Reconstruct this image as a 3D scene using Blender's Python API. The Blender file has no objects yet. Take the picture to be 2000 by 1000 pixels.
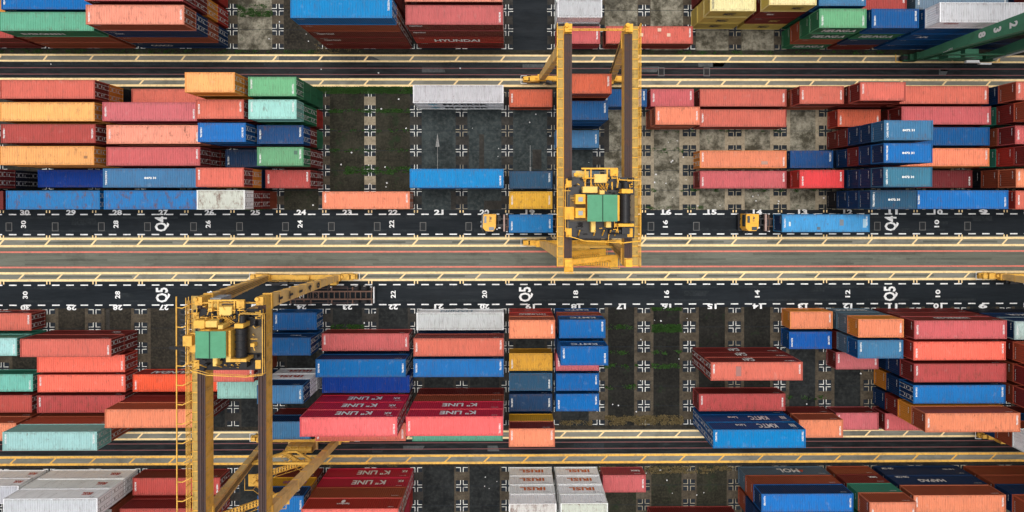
import bpy, bmesh, math, random
from mathutils import Matrix, Vector
from math import radians as rad, pi, sin, cos
random.seed(7)
S = bpy.context.scene
COL = S.collection

# ---------------------------------------------------------------- camera
cd = bpy.data.cameras.new("camera"); cam = bpy.data.objects.new("camera", cd); COL.objects.link(cam)
CAMH = 80.355
_a, _b, _r = 0.007953820, -0.005154090, 0.000481924
right = Vector((cos(_a)*cos(_r), -cos(_a)*sin(_r), sin(_a)))
up = Vector((sin(_r)*cos(_b)-sin(_b)*sin(_a)*cos(_r), cos(_r)*cos(_b)+sin(_b)*sin(_a)*sin(_r), sin(_b)*cos(_a)))
up = (up - right*up.dot(right)).normalized(); back = right.cross(up)
M = Matrix((right, up, back)).transposed().to_4x4(); M.translation = (0, 0, CAMH)
cam.matrix_world = M
cd.sensor_fit = 'HORIZONTAL'; cd.sensor_width = 36; cd.lens = 1085/2000*36
cd.shift_x = -0.0041; cd.shift_y = -0.0512; cd.clip_start = 0.5; cd.clip_end = 3000
S.camera = cam

# ---------------------------------------------------------------- sky and sun (overcast)
w = bpy.data.worlds.new("World"); S.world = w; w.use_nodes = True
nt = w.node_tree; bg = nt.nodes["Background"]
sky = nt.nodes.new("ShaderNodeTexSky"); sky.sky_type = 'NISHITA'; sky.sun_disc = False
SUN_EL, SUN_AZ = 82, 345
sky.sun_elevation = rad(SUN_EL); sky.sun_rotation = rad(SUN_AZ); sky.dust_density = 6; sky.air_density = 1.0; sky.ozone_density = 1.0
hs = nt.nodes.new("ShaderNodeHueSaturation"); hs.inputs['Saturation'].default_value = 0.22
nt.links.new(sky.outputs[0], hs.inputs['Color']); nt.links.new(hs.outputs[0], bg.inputs[0]); bg.inputs[1].default_value = 0.15
sl = bpy.data.lights.new("sun", 'SUN'); sl.energy = 0.6; sl.angle = rad(42); sl.color = (1, .955, .86)
so = bpy.data.objects.new("sun", sl); COL.objects.link(so)
d = Vector((sin(rad(SUN_AZ))*cos(rad(SUN_EL)), cos(rad(SUN_AZ))*cos(rad(SUN_EL)), sin(rad(SUN_EL))))
so.rotation_euler = d.to_track_quat('Z', 'Y').to_euler()
S.view_settings.view_transform = 'Standard'; S.view_settings.look = 'None'; S.view_settings.gamma = 1
S.view_settings.exposure = 0.20

# ---------------------------------------------------------------- helpers
def lin(c): return c/12.92 if c <= .04045 else ((c+.055)/1.055)**2.4
def hx(h, k=1.0): return tuple(min(.9, lin(int(h[i:i+2], 16)/255)*k) for i in (0, 2, 4))
def link(o, parent=None):
    COL.objects.link(o)
    if parent: o.parent = parent
    return o
def tag(o, label=None, cat=None, group=None, kind=None):
    if label: o['label'] = label
    if cat: o['category'] = cat
    if group: o['group'] = group
    if kind: o['kind'] = kind
    return o
def empty(name, loc=(0, 0, 0), rz=0, label=None, cat=None, group=None):
    o = bpy.data.objects.new(name, None); o.location = loc; o.rotation_euler = (0, 0, rz); o.empty_display_size = .3
    link(o); return tag(o, label, cat, group)
class MB:
    """collects boxes, bars, cylinders and sheets, then builds ONE mesh"""
    def __init__(s): s.v = []; s.f = []; s.mi = []; s.m = 0
    def add(s, vs, fs):
        n = len(s.v); s.v += [tuple(p) for p in vs]; s.f += [tuple(n+i for i in f) for f in fs]; s.mi += [s.m]*len(fs); return s
    def hexa(s, b, t):
        return s.add(list(b)+list(t), [(3, 2, 1, 0), (4, 5, 6, 7), (0, 1, 5, 4), (1, 2, 6, 5), (2, 3, 7, 6), (3, 0, 4, 7)])
    def box(s, x0, x1, y0, y1, z0, z1):
        return s.hexa([(x0, y0, z0), (x1, y0, z0), (x1, y1, z0), (x0, y1, z0)], [(x0, y0, z1), (x1, y0, z1), (x1, y1, z1), (x0, y1, z1)])
    def sheet(s, x0, x1, y0, y1, z): return s.add([(x0, y0, z), (x1, y0, z), (x1, y1, z), (x0, y1, z)], [(0, 1, 2, 3)])
    def bar(s, a, b, w, h=None, ref=(0, 0, 1)):
        a = Vector(a); b = Vector(b); h = h or w; d = (b-a).normalized(); r = Vector(ref)
        if abs(d.dot(r)) > .98: r = Vector((1, 0, 0))
        x = d.cross(r).normalized(); y = x.cross(d)
        q = [(-1, -1), (1, -1), (1, 1), (-1, 1)]
        return s.hexa([a+x*w/2*i+y*h/2*j for i, j in q], [b+x*w/2*i+y*h/2*j for i, j in q])
    def taper(s, a, b, w0, h0, w1, h1):
        a = Vector(a); b = Vector(b)
        q = [(-1, -1), (1, -1), (1, 1), (-1, 1)]
        return s.hexa([a+Vector((w0/2*i, h0/2*j, 0)) for i, j in q], [b+Vector((w1/2*i, h1/2*j, 0)) for i, j in q])
    def cyl(s, a, b, r, n=12, r2=None):
        a = Vector(a); b = Vector(b); r2 = r if r2 is None else r2; d = (b-a).normalized()
        x = d.orthogonal().normalized(); y = d.cross(x)
        c = [(cos(2*pi*i/n), sin(2*pi*i/n)) for i in range(n)]
        vs = [a+(x*u+y*v)*r for u, v in c]+[b+(x*u+y*v)*r2 for u, v in c]
        return s.add(vs, [(i, (i+1) % n, n+(i+1) % n, n+i) for i in range(n)]+[tuple(range(n))[::-1], tuple(range(n, 2*n))])
    def mesh(s, name, mats):
        me = bpy.data.meshes.new(name); me.from_pydata(s.v, [], s.f)
        for m in (mats if isinstance(mats, (list, tuple)) else [mats]): me.materials.append(m)
        me.polygons.foreach_set('material_index', s.mi); me.update(); return me
    def build(s, name, mats, parent=None, loc=None):
        o = bpy.data.objects.new(name, s.mesh(name, mats)); link(o, parent)
        if loc: o.location = loc
        return o

# ---------------------------------------------------------------- materials
def newmat(name):
    m = bpy.data.materials.new(name); m.use_nodes = True; return m, m.node_tree, m.node_tree.nodes["Principled BSDF"]
def N(nt, t, **k):
    n = nt.nodes.new(t)
    for a, b in k.items():
        if a[0] == 'i' and a[1:].isdigit(): n.inputs[int(a[1:])].default_value = b
        else: setattr(n, a, b)
    return n
def noise(nt, vec, scale, detail=4, rough=.6):
    n = N(nt, "ShaderNodeTexNoise"); n.inputs['Scale'].default_value = scale; n.inputs['Detail'].default_value = detail; n.inputs['Roughness'].default_value = rough
    nt.links.new(vec, n.inputs['Vector']); return n.outputs['Fac']
def mapr(nt, v, a, b, c=0., d=1.):
    n = N(nt, "ShaderNodeMapRange"); n.inputs[1].default_value = a; n.inputs[2].default_value = b; n.inputs[3].default_value = c; n.inputs[4].default_value = d
    nt.links.new(v, n.inputs[0]); return n.outputs[0]
def mathn(nt, op, a, b):
    n = N(nt, "ShaderNodeMath", operation=op)
    for i, x in enumerate((a, b)):
        if isinstance(x, (int, float)): n.inputs[i].default_value = x
        else: nt.links.new(x, n.inputs[i])
    return n.outputs[0]
def mix(nt, f, a, b, mode='MIX'):
    n = N(nt, "ShaderNodeMix", data_type='RGBA', blend_type=mode)
    for i, x in ((0, f), (6, a), (7, b)):
        if isinstance(x, (int, float)): n.inputs[i].default_value = x
        elif isinstance(x, tuple): n.inputs[i].default_value = (*x[:3], 1)
        else: nt.links.new(x, n.inputs[i])
    return n.outputs[2]
def mapping(nt, vec, sc, rnd=None):
    n = N(nt, "ShaderNodeVectorMath", operation='MULTIPLY'); nt.links.new(vec, n.inputs[0]); n.inputs[1].default_value = sc
    if rnd is None: return n.outputs[0]
    a = N(nt, "ShaderNodeVectorMath", operation='ADD'); nt.links.new(n.outputs[0], a.inputs[0])
    c = N(nt, "ShaderNodeCombineXYZ"); m = mathn(nt, 'MULTIPLY', rnd, 97.)
    nt.links.new(m, c.inputs[0]); nt.links.new(m, c.inputs[1]); nt.links.new(c.outputs[0], a.inputs[1]); return a.outputs[0]

def container_paint(name, roof):
    """paint takes its colour from the object; object alpha is how worn it is"""
    m, nt, p = newmat(name)
    oi = N(nt, "ShaderNodeObjectInfo"); tc = N(nt, "ShaderNodeTexCoord")
    base = oi.outputs['Color']; wear = oi.outputs['Alpha']; rnd = oi.outputs['Random']; ob = tc.outputs['Object']
    v1 = mapping(nt, ob, (.35, .5, .4), rnd); f = noise(nt, v1, 1.6, 3)
    c = mix(nt, mapr(nt, f, .3, .75, 0, .30), base, mix(nt, 1., base, (1.45, 1.45, 1.45), 'MULTIPLY'))
    # chalky streaks running across the roof / down the walls
    v2 = mapping(nt, ob, (3.2, .35, .5) if roof else (4.0, 4.0, .35), rnd); s = noise(nt, v2, 1.5, 4)
    c = mix(nt, mapr(nt, s, .52, .72, 0, .42), c, mix(nt, .6, base, (.10, .055, .04)))
    # rust and grime patches
    v3 = mapping(nt, ob, (1.3, .7, .8), rnd); r = noise(nt, v3, 1.1, 6, .7); r2 = noise(nt, v3, 6., 3)
    rr = mathn(nt, 'ADD', r, mathn(nt, 'MULTIPLY', r2, .22))
    th = mathn(nt, 'SUBTRACT', .815, mathn(nt, 'MULTIPLY', wear, .20))
    k = mathn(nt, 'MULTIPLY', mathn(nt, 'SUBTRACT', rr, th), 6.)
    k = mapr(nt, k, 0, 1, 0, .80)
    c = mix(nt, k, c, (.13, .05, .03))
    if roof:
        # each roof has its own fade; grime gathers along the side rails
        sy = N(nt, "ShaderNodeSeparateXYZ"); nt.links.new(ob, sy.inputs[0]); ay = mathn(nt, 'ABSOLUTE', sy.outputs[1], 0)
        e = mathn(nt, 'MULTIPLY', mapr(nt, ay, .80, 1.16), mapr(nt, noise(nt, v3, 2.4, 4), .38, .68)); c = mix(nt, mathn(nt, 'MULTIPLY', e, .62), c, (.11, .06, .045))
        v5 = mapping(nt, ob, (.9, .22, 1), rnd); b5 = noise(nt, v5, 2.3, 5, .72); c = mix(nt, mapr(nt, b5, .56, .70, 0, .38), c, mix(nt, .72, base, (.09, .07, .065)))
        b6 = noise(nt, mapping(nt, ob, (.5, .5, 1), rnd), 2.0, 2); c = mix(nt, mapr(nt, b6, .62, .74, 0, .16), c, mix(nt, .5, base, (.60, .56, .50)))
    # dirt speckle
    v4 = mapping(nt, ob, (1, 1, 1), rnd); q = noise(nt, v4, 7., 2)
    c = mix(nt, mapr(nt, q, .66, .74, 0, .5), c, (.06, .045, .04))
    nt.links.new(c, p.inputs['Base Color'])
    p.inputs['Roughness'].default_value = .48 if roof else .5
    p.inputs['Specular IOR Level'].default_value = .14
    return m
def plain(name, col, rough=.5, metal=0., dirt=.35, dcol=(.05, .035, .025), sc=1.2, spec=.2):
    m, nt, p = newmat(name); tc = N(nt, "ShaderNodeTexCoord"); oi = N(nt, "ShaderNodeObjectInfo")
    v = mapping(nt, tc.outputs['Object'], (1, 1, 1), oi.outputs['Random'])
    f = noise(nt, v, sc, 6, .7); g = noise(nt, v, sc*6, 3)
    c = mix(nt, mapr(nt, f, .5, .8, 0, dirt), col, dcol); c = mix(nt, mapr(nt, g, .6, .8, 0, dirt*.8), c, dcol)
    c = mix(nt, mapr(nt, f, .2, .5, .25, 0), c, tuple(min(1, x*1.35+.02) for x in col))
    nt.links.new(c, p.inputs['Base Color']); p.inputs['Roughness'].default_value = rough; p.inputs['Metallic'].default_value = metal
    p.inputs['Specular IOR Level'].default_value = spec
    return m
def ground_mat(name, c0, c1, c2, s1=.35, s2=3., streak=(1, 1, 1), moss=None, mt=(.55, .68), rough=.85, stain=.5, joints=None):
    m, nt, p = newmat(name); g = N(nt, "ShaderNodeNewGeometry"); pos = g.outputs['Position']
    v = mapping(nt, pos, streak); a = noise(nt, v, s1, 6, .74); b = noise(nt, v, s2, 4); d = noise(nt, pos, 14, 2)
    c = mix(nt, mapr(nt, a, .40, .62), c0, c1); c = mix(nt, mapr(nt, b, .45, .75, 0, .8), c, c2)
    c = mix(nt, mapr(nt, d, .35, .7, 0, .35), c, tuple(x*.45 for x in c0))
    st = noise(nt, mapping(nt, pos, (1, 1, 7)), .11, 5, .75); c = mix(nt, mapr(nt, st, .52, .66, 0, stain), c, tuple(x*.35 for x in c0))
    if moss:
        e = noise(nt, mapping(nt, pos, (1, 1, 3)), .5, 7, .72); h = noise(nt, pos, 5, 3)
        c = mix(nt, mapr(nt, mathn(nt, 'ADD', e, mathn(nt, 'MULTIPLY', h, .12)), mt[0]+.06, mt[1]+.06, 0, .9), c, moss)
    nt.links.new(c, p.inputs['Base Color']); p.inputs['Specular IOR Level'].default_value = .12
    nt.links.new(mapr(nt, a, .3, .7, rough, rough-.3), p.inputs['Roughness'])
    bm = N(nt, "ShaderNodeBump"); bm.inputs['Strength'].default_value = .3; bm.inputs['Distance'].default_value = .02
    nt.links.new(d, bm.inputs['Height']); nt.links.new(bm.outputs[0], p.inputs['Normal'])
    return m
def marking(name, col, worn=.5):
    m, nt, p = newmat(name); g = N(nt, "ShaderNodeNewGeometry"); a = noise(nt, g.outputs['Position'], 2.2, 6, .75); b = noise(nt, g.outputs['Position'], .25, 3)
    f = mapr(nt, mathn(nt, 'ADD', a, mathn(nt, 'MULTIPLY', b, .35)), .62, .86, 0, worn)
    nt.links.new(mix(nt, f, col, (.07, .065, .06)), p.inputs['Base Color']); p.inputs['Roughness'].default_value = .7; return m

ROOFP = container_paint('container_roof_paint', True); WALLP = container_paint('container_wall_paint', False)
_m, _nt, _p = newmat('lettering_paint'); _oi = N(_nt, "ShaderNodeObjectInfo"); _nt.links.new(_oi.outputs['Color'], _p.inputs['Base Color']); _p.inputs['Roughness'].default_value = .6; LETTER = _m
STEEL = plain('galvanised_bar', (.46, .45, .43), .5, .1, .4)
YEL = plain('crane_yellow', hx('e6b250', .95), .5, 0, .75, (.11, .055, .025), 1.1)
YEL2 = plain('crane_yellow_bright', hx('ecb03a', 1), .5, 0, .75, (.11, .055, .02), 1.7)
TAN = plain('crane_tan', hx('dfb878', .95), .6, 0, .7, (.14, .07, .03), .5)
DKST = plain('dark_steel', (.045, .042, .045), .5, .2, .3)
RUST = plain('rusty_rail_steel', (.075, .050, .046), .7, .2, .7, (.16, .065, .03), 1.5)
RUB = plain('tyre_rubber', (.02, .02, .021), .8, 0, .3, (.08, .07, .06), 3)
BLK = plain('black_machinery', (.022, .022, .024), .35, .1, .3, (.07, .05, .04), 2)
GRNR = plain('green_corrugated_roof', hx('66a884', .95), .5, 0, .25, (.05, .09, .06), 1.2)
GRNC = plain('crane_green', hx('4a8467', .85), .5, 0, .45, (.03, .045, .03), .8)
GRND = plain('crane_green_dark', hx('2a5840', .8), .5, 0, .5, (.02, .03, .02), .8)
WHT = plain('white_paint', (.72, .72, .72), .5, 0, .3, (.3, .25, .2), 1.5)
GREYP = plain('grey_paint', (.33, .36, .38), .5, 0, .3, (.2, .15, .1), 1.5)
GLASS = plain('dark_window_glass', (.03, .045, .05), .08, 0, .0, (.03, .03, .03), 1, .6)
RED = plain('red_paint', (.40, .06, .05), .5, 0, .4, (.1, .05, .04), 2)
CHAS = plain('chassis_steel', (.13, .075, .055), .6, .1, .6, (.05, .03, .02), 2)
CAB = plain('cab_yellow', hx('f4b440', .9), .35, 0, .15, (.2, .1, .03), 2)

# ---------------------------------------------------------------- grid of the yard (metres)
X0, PX, RP = -73.230, 6.5983, 2.8610
Y4, Y5, YP, YR = 15.822, -15.468, 21.773, -38.463          # first row edges of the four blocks
GX = lambda j: X0+PX*j
def st(name, mb, mats): o = mb.build(name, mats); o['kind'] = 'structure'; return o
asph = ground_mat('lane_asphalt', (.0075, .011, .0145), (.011, .0155, .020), (.016, .0205, .025), .2, 2.5, (.25, 2.5, 1), stain=.5, rough=.75)
asphk = ground_mat('old_black_asphalt', (.005, .0065, .0075), (.010, .013, .0145), (.026, .031, .033), .22, 1.6, (.3, 1.6, 1), stain=.75, rough=.7)
conc = ground_mat('runway_concrete', (.19, .19, .155), (.25, .245, .205), (.14, .14, .115), .25, 2.2, (.25, 2, 1), stain=.55)
road = ground_mat('centre_road_asphalt', (.125, .13, .102), (.175, .18, .145), (.10, .102, .082), .2, 3., (.2, 3.2, 1), stain=.45)
soil = ground_mat('dark_mossy_soil', (.014, .0135, .009), (.030, .028, .017), (.058, .052, .034), .45, 3.5, moss=(.014, .026, .010), mt=(.54, .66), stain=.6)
soil2 = ground_mat('brown_soil', (.014, .0125, .010), (.032, .027, .019), (.065, .054, .038), .4, 3.0, moss=(.018, .028, .012), mt=(.60, .70), stain=.7)
slabd = ground_mat('dark_slab', (.020, .027, .028), (.042, .055, .056), (.085, .095, .092), .35, 2.0, stain=.6)
slabk = ground_mat('black_slab', (.0085, .010, .0105), (.019, .022, .022), (.042, .044, .042), .35, 2.0, stain=.6)
soilk = ground_mat('black_soil', (.0075, .0075, .0065), (.015, .0145, .012), (.032, .030, .023), .45, 3.0, moss=(.012, .022, .009), mt=(.58, .68), stain=.5)
tan = ground_mat('weathered_concrete', (.058, .052, .035), (.36, .33, .255), (.062, .055, .038), .5, 1.5, moss=(.03, .042, .018), mt=(.58, .70), stain=.8)
padb = ground_mat('brown_pad_concrete', (.060, .047, .032), (.105, .085, .060), (.030, .025, .019), .6, 2.5, stain=.5)
padt = ground_mat('tan_pad_concrete', (.27, .225, .155), (.36, .30, .21), (.15, .125, .09), .6, 2.5, stain=.4)
padd = ground_mat('grey_pad_concrete', (.030, .028, .025), (.052, .047, .040), (.020, .019, .017), .6, 2.5, stain=.5)
sqr = ground_mat('painted_black_square', (.011, .0155, .022), (.018, .025, .034), (.03, .031, .03), .6, 3., stain=.3)
yl = marking('cream_yellow_line', hx('f8d49a', 1), .35); yo = marking('orange_yellow_line', hx('f0b74e', .95), .6)
wl = marking('white_marking', (.80, .80, .79), .45); wx = marking('scuffed_white_marking', (.74, .73, .68), .8); wt = marking('worn_tan_marking', (.34, .29, .20), .95)
rl = marking('red_line', hx('e07a66', .9), .4); rf = marking('faint_red_line', (.16, .045, .045), .7)

g = MB(); g.sheet(-450, 450, -450, 450, 0); st('yard_ground', g, asphk)
def strip(name, y0, y1, m, z=.004, x0=-130, x1=130): g = MB(); g.sheet(x0, x1, y0, y1, z); st(name, g, m)
strip('verge', 21.14, 21.74, soil); strip('verge', 15.83, 16.40, soil); strip('verge', -33.2, -32.64, soil2); strip('verge', -38.45, -38.15, soil2)
for a, b in ((19.95, 21.13), (16.41, 17.70), (-6.70, -5.16), (-11.62, -10.20), (-34.55, -33.21), (-38.14, -36.70)): strip('crane_runway', a, b, conc)
strip('centre_road', -10.19, -6.71, road); strip('truck_lane', -5.15, -1.33, asph); strip('truck_lane', -15.46, -11.63, asph)
strip('service_lane', 17.71, 19.94, asphk); strip('service_lane', -36.69, -34.56, asphk)
# block floors, one sheet per slot column
def floor(name, ya, yb, j0, j1, m): g = MB(); g.sheet(GX(j0), GX(j1), ya, yb, .008); st(name, g, m)
A0, A1, B0, B1 = Y4-6*RP, Y4, Y5-6*RP, Y5
for a, b, m in ((-8, 6, soil2), (6, 9, soil), (9, 13, slabd), (13, 19, tan), (19, 30, soil2)): floor('slot_floor', A0, A1, a, b, m)
for a, b, m in ((-8, 4, soil2), (4, 9, slabk), (9, 13, slabk), (13, 17, soilk), (17, 30, slabk)): floor('slot_floor', B0, B1, a, b, m)
for a, b, m in ((-8, 5, soil2), (5, 6, tan), (6, 9, soil2), (9, 13, asph), (13, 17, tan), (17, 30, soil2)): floor('slot_floor', YP, YP+9*RP, a, b, m)
for a, b, m in ((-8, 9, slabk), (9, 13, slabk), (13, 16, soil), (16, 30, slabk)): floor('slot_floor', YR-9*RP, YR, a, b, m)
# pads, black squares and corner marks
pads = {k: MB() for k in 'btd'}; sq = MB(); cw = MB(); ct = MB(); jt = MB()
def corner(mb, x, y, sx, sy, L=.84, t=.095, z=.022):
    xa, ya = x+sx*.15, y+sy*.135
    mb.sheet(*sorted((xa, xa+sx*t)), *sorted((ya, y+sy*L)), z)
    mb.sheet(*sorted((xa+sx*t, x+sx*L)), *sorted((ya, ya+sy*t)), z)
def block(ytop, nrows, kind, padk, cross):
    for j in range(-2, 25):
        pk, w, q = padk(j)
        x = GX(j)
        if pk: pads[pk].sheet(x-w/2, x+w/2, ytop-nrows*RP, ytop, .012)
        for k in range(nrows+1):
            y = ytop-k*RP; hy = .80
            ya, yb = max(y-hy, ytop-nrows*RP), min(y+hy, ytop)
            sq.sheet(x-q/2, x+q/2, ya, yb, .016)
            mb = cw if cross(j, k) else ct
            for sx in (-1, 1):
                for sy in (-1, 1):
                    if (k == 0 and sy > 0) or (k == nrows and sy < 0): continue
                    corner(mb, x, y, sx, sy)
    for k in range(1, nrows): jt.sheet(GX(-2), GX(24), ytop-k*RP-.025, ytop-k*RP+.025, .010)
pA = lambda j: ('t', 2.9, 1.95) if j >= 14 else ('t' if j == 8 else 'b', 1.65, 1.62) if 6 <= j <= 8 else ('d', 1.7, 1.62) if j >= 9 else ('d', 1.7, 1.6)
pB = lambda j: ('b', 2.8, 1.9) if j >= 13 or j < 4 else ('d', 2.4, 1.7)
block(Y4, 6, 'A', pA, lambda j, k: j <= 9 or (j < 14 and k % 2)); block(Y5, 6, 'B', pB, lambda j, k: j not in (16, 19) or k < 2)
block(YP+8*RP, 8, 'P', lambda j: (('b', 1.7, 1.62) if j < 9 else ('d', 1.6, 1.5) if j < 13 else ('b', 1.9, 1.7)), lambda j, k: j < 16)
block(YR, 8, 'R', lambda j: ('b', 2.2, 1.75) if j >= 10 else ('d', 2.0, 1.75), lambda j, k: j < 14)
st('slot_pads', pads['b'], padb); st('slot_pads', pads['t'], padt); st('slot_pads', pads['d'], padd)
st('pad_squares', sq, sqr); st('corner_markings', cw, wx); st('corner_markings', ct, wt); st('slab_joints', jt, sqr)
# extra slabs beside the tracks of the turning lane
ex = MB()
for x0, x1, y0, y1 in ((-7.1, -6.2, 3.1, 9.5), (-4.7, -4.0, 3.1, 9.6), (-4.0, -1.1, -1.3, .0), (-8.8, -7.9, -1.3, 1.4), (3.0, 4.3, 4.6, 7.4), (-58.4, -57.9, -21, -15.6), (13.2, 14.1, 7, 12)): ex.sheet(x0, x1, y0, y1, .0105)
st('slab_patches', ex, padd)
# patched and stained areas of paving
def blob(mb, x, y, w_, h_, z=.0085, n=9):
    a0 = random.uniform(0, 6); p = []
    for i in range(n):
        a = a0+2*pi*i/n; r_ = random.uniform(.72, 1.05); p.append((x+cos(a)*w_/2*r_, y+sin(a)*h_/2*r_, z))
    mb.add(p, [tuple(range(n))])
def quad(mb, x, y, w_, h_, sk=0, z=.009): mb.add([(x-w_/2, y-h_/2, z), (x+w_/2+sk, y-h_/2, z), (x+w_/2-sk, y+h_/2, z), (x-w_/2, y+h_/2, z)], [(0, 1, 2, 3)])
ptl, ptd = MB(), MB()
quad(ptl, -26.5, 20.53, 14, 1.1, 1.2, .0085)
for i in range(34):
    y0, y1 = random.choice(((-4.9, -2.2), (-14.7, -12.3), (17.9, 19.7), (-36.4, -34.8)))
    quad(ptl if i % 4 == 0 and (y0 > 10 or y0 < -30) else ptd, random.uniform(-70, 70), random.uniform(y0, y1), random.uniform(1, 5), random.uniform(.3, 1.0), random.uniform(-.3, .3), .0065)
for k in (-1, 1):
    for yc, xs in ((-3.35, (-70, 70)), (-13.5, (-70, 70)), (18.7, (-70, 70))):
        x = xs[0]
        while x < xs[1]: l = random.uniform(4, 14); ptd.sheet(x, x+l, yc+k*.95-.16, yc+k*.95+.16, .0055); x += l+random.uniform(1, 9)
st('paving_repairs', ptl, ground_mat('light_paving_repair', (.05, .056, .058), (.085, .092, .094), (.12, .125, .12), .7, 3., stain=.5)); st('tyre_worn_tracks', ptd, ground_mat('tyre_worn_asphalt', (.013, .017, .020), (.021, .026, .030), (.032, .037, .040), .5, 4., stain=.4))
# line markings
lm = {'y': MB(), 'o': MB(), 'r': MB(), 'f': MB(), 'w': MB()}
def hline(k, y, w, x0=-130, x1=130, z=.010): lm[k].sheet(x0, x1, y-w/2, y+w/2, z)
for y, k in ((20.96, 'y'), (20.12, 'y'), (17.50, 'y'), (16.60, 'y'), (-5.46, 'y'), (-6.50, 'y'), (-10.40, 'y'), (-11.42, 'y'), (-33.44, 'y'), (-34.36, 'y')): hline(k, y, .31 if y < 17.6 and y > -12 else .24)
for y in (-36.93, -37.97): hline('o', y, .33)
def hatch(ya, yb, x, per, dx, k='y', w=.30):
    i = -12
    while x+per*i < 90:
        a = x+per*i
        if a > -90: lm[k].add([(a-dx/2-w/2, ya, .013), (a-dx/2+w/2, ya, .013), (a+dx/2+w/2, yb, .013), (a+dx/2-w/2, yb, .013)], [(0, 1, 2, 3)])
        i += 1
hatch(20.2, 20.9, -66.9, 6.56, .55); hatch(16.72, 17.40, -53.2, 6.45, .6); hatch(-6.4, -5.56, GX(0)-.1, PX, .75); hatch(-11.3, -10.5, -48.6, 5.47, .8)
hatch(-34.28, -33.52, -53.6, 5.55, .75); hatch(-37.85, -37.05, -71.8, 5.68, .85, 'o')
for y in (-7.36, -9.56): hline('r', y, .22)
for y in (19.12, 18.20, -35.04, -35.95): hline('f' if y > 0 else 'f', y, .12)
for y in (-1.95, -4.84, -12.12, -15.0):
    x = -80.4
    while x < 82: lm['w'].sheet(x, x+1.08, y-.085, y+.085, .010); x += 2.04
for j in range(-2, 25):
    for s in (-.22, .22):
        for a, b in ((-1.72, -1.36), (-5.34, -4.96), (-12.0, -11.52)): lm['y'].sheet(GX(j)+s-.08, GX(j)+s+.08, a, b, .014)
# arrow for trucks in the empty slots and pale scrape marks
ar = MB(); ar.add([(-10.72, 9.75, .026), (-11.0, 7.8, .026), (-10.44, 7.8, .026)], [(1, 2, 0)]); ar.sheet(-10.75, -10.69, 4.2, 7.8, .026)
ar.sheet(2.64, 2.70, 5.0, 8.0, .026); ar.sheet(2.58, 2.80, 3.4, 4.9, .026); st('turning_arrow', ar, marking('faded_grey_marking', (.26, .26, .25), .9))
tk = MB()
for yc in (-7.75, -9.15, -8.5, -5.98, -10.9):
    x = -70
    while x < 70: l = random.uniform(5, 20); tk.sheet(x, x+l, yc-.14, yc+.14, .0065); x += l+random.uniform(2, 12)
st('tyre_marks', tk, ground_mat('tyre_marked_road', (.10, .104, .084), (.15, .155, .125), (.08, .082, .066), .4, 4., (.3, 3, 1), stain=.5))
st('yellow_lines', lm['y'], yl); st('orange_yellow_lines', lm['o'], yo); st('red_lines', lm['r'], rl); st('faint_red_lines', lm['f'], rf); st('white_lines', lm['w'], wl)

# ---------------------------------------------------------------- lettering made of flat glyph meshes
_tc = {}
def text_mesh(txt, size, bold=.02, width=None, mat=None):
    key = (txt, size, bold, width, mat.name if mat else '')
    if key in _tc: return _tc[key]
    c = bpy.data.curves.new('glyphs', 'FONT'); c.body = txt; c.size = size; c.align_x = 'CENTER'; c.align_y = 'CENTER'; c.offset = bold*size; c.resolution_u = 2
    o = bpy.data.objects.new('glyphs', c); COL.objects.link(o)
    dg = bpy.context.evaluated_depsgraph_get(); me = bpy.data.meshes.new_from_object(o.evaluated_get(dg))
    bpy.data.objects.remove(o); bpy.data.curves.remove(c); me.name = 'lettering'
    xs = [v.co.x for v in me.vertices]; ys = [v.co.y for v in me.vertices]
    cx, cy = (min(xs)+max(xs))/2, (min(ys)+max(ys))/2; k = width/(max(xs)-min(xs)) if width else 1
    for v in me.vertices: v.co.x = (v.co.x-cx)*k; v.co.y -= cy
    me.materials.clear(); me.materials.append(mat or LETTER); _tc[key] = me; return me
def text(name, txt, size, loc, rot=(0, 0, 0), col=None, parent=None, bold=.02, width=None, mat=None):
    o = bpy.data.objects.new(name, text_mesh(txt, size, bold, width, mat)); link(o, parent); o.location = loc; o.rotation_euler = rot
    if col: o.color = (*col, 1)
    return o
def ground_text(txt, size, x, y, rz, width=None, bold=.028):
    o = text('painted_number', txt, size, (x, y, .028), (0, 0, rz), None, None, bold, width, wl); o['kind'] = 'structure'
for n in range(31, 6, -1):
    x = GX(30-n)+PX/2
    ground_text(str(n), .98, x, -1.66, 0, 1.35, .04); ground_text(str(n), .98, x, -15.34, pi, 1.35, .04)
    if n % 2 == 0:
        if n not in (12,): ground_text(str(n), .95, x-.2, -3.35, pi/2, 1.1)
        ground_text(str(n), .95, x, -13.52, pi/2, 1.1)
for x in (GX(3)+PX/2-.2, GX(19)+PX/2-.2, GX(11)-80): ground_text('Q4', 2.35, x, -3.33, pi/2, 2.15, .026)
for x in (GX(3)+PX/2-.1, GX(11)+PX/2-.6, GX(19)+PX/2-.3): ground_text('Q5', 2.35, x, -13.55, pi/2, 2.15, .026)

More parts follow.
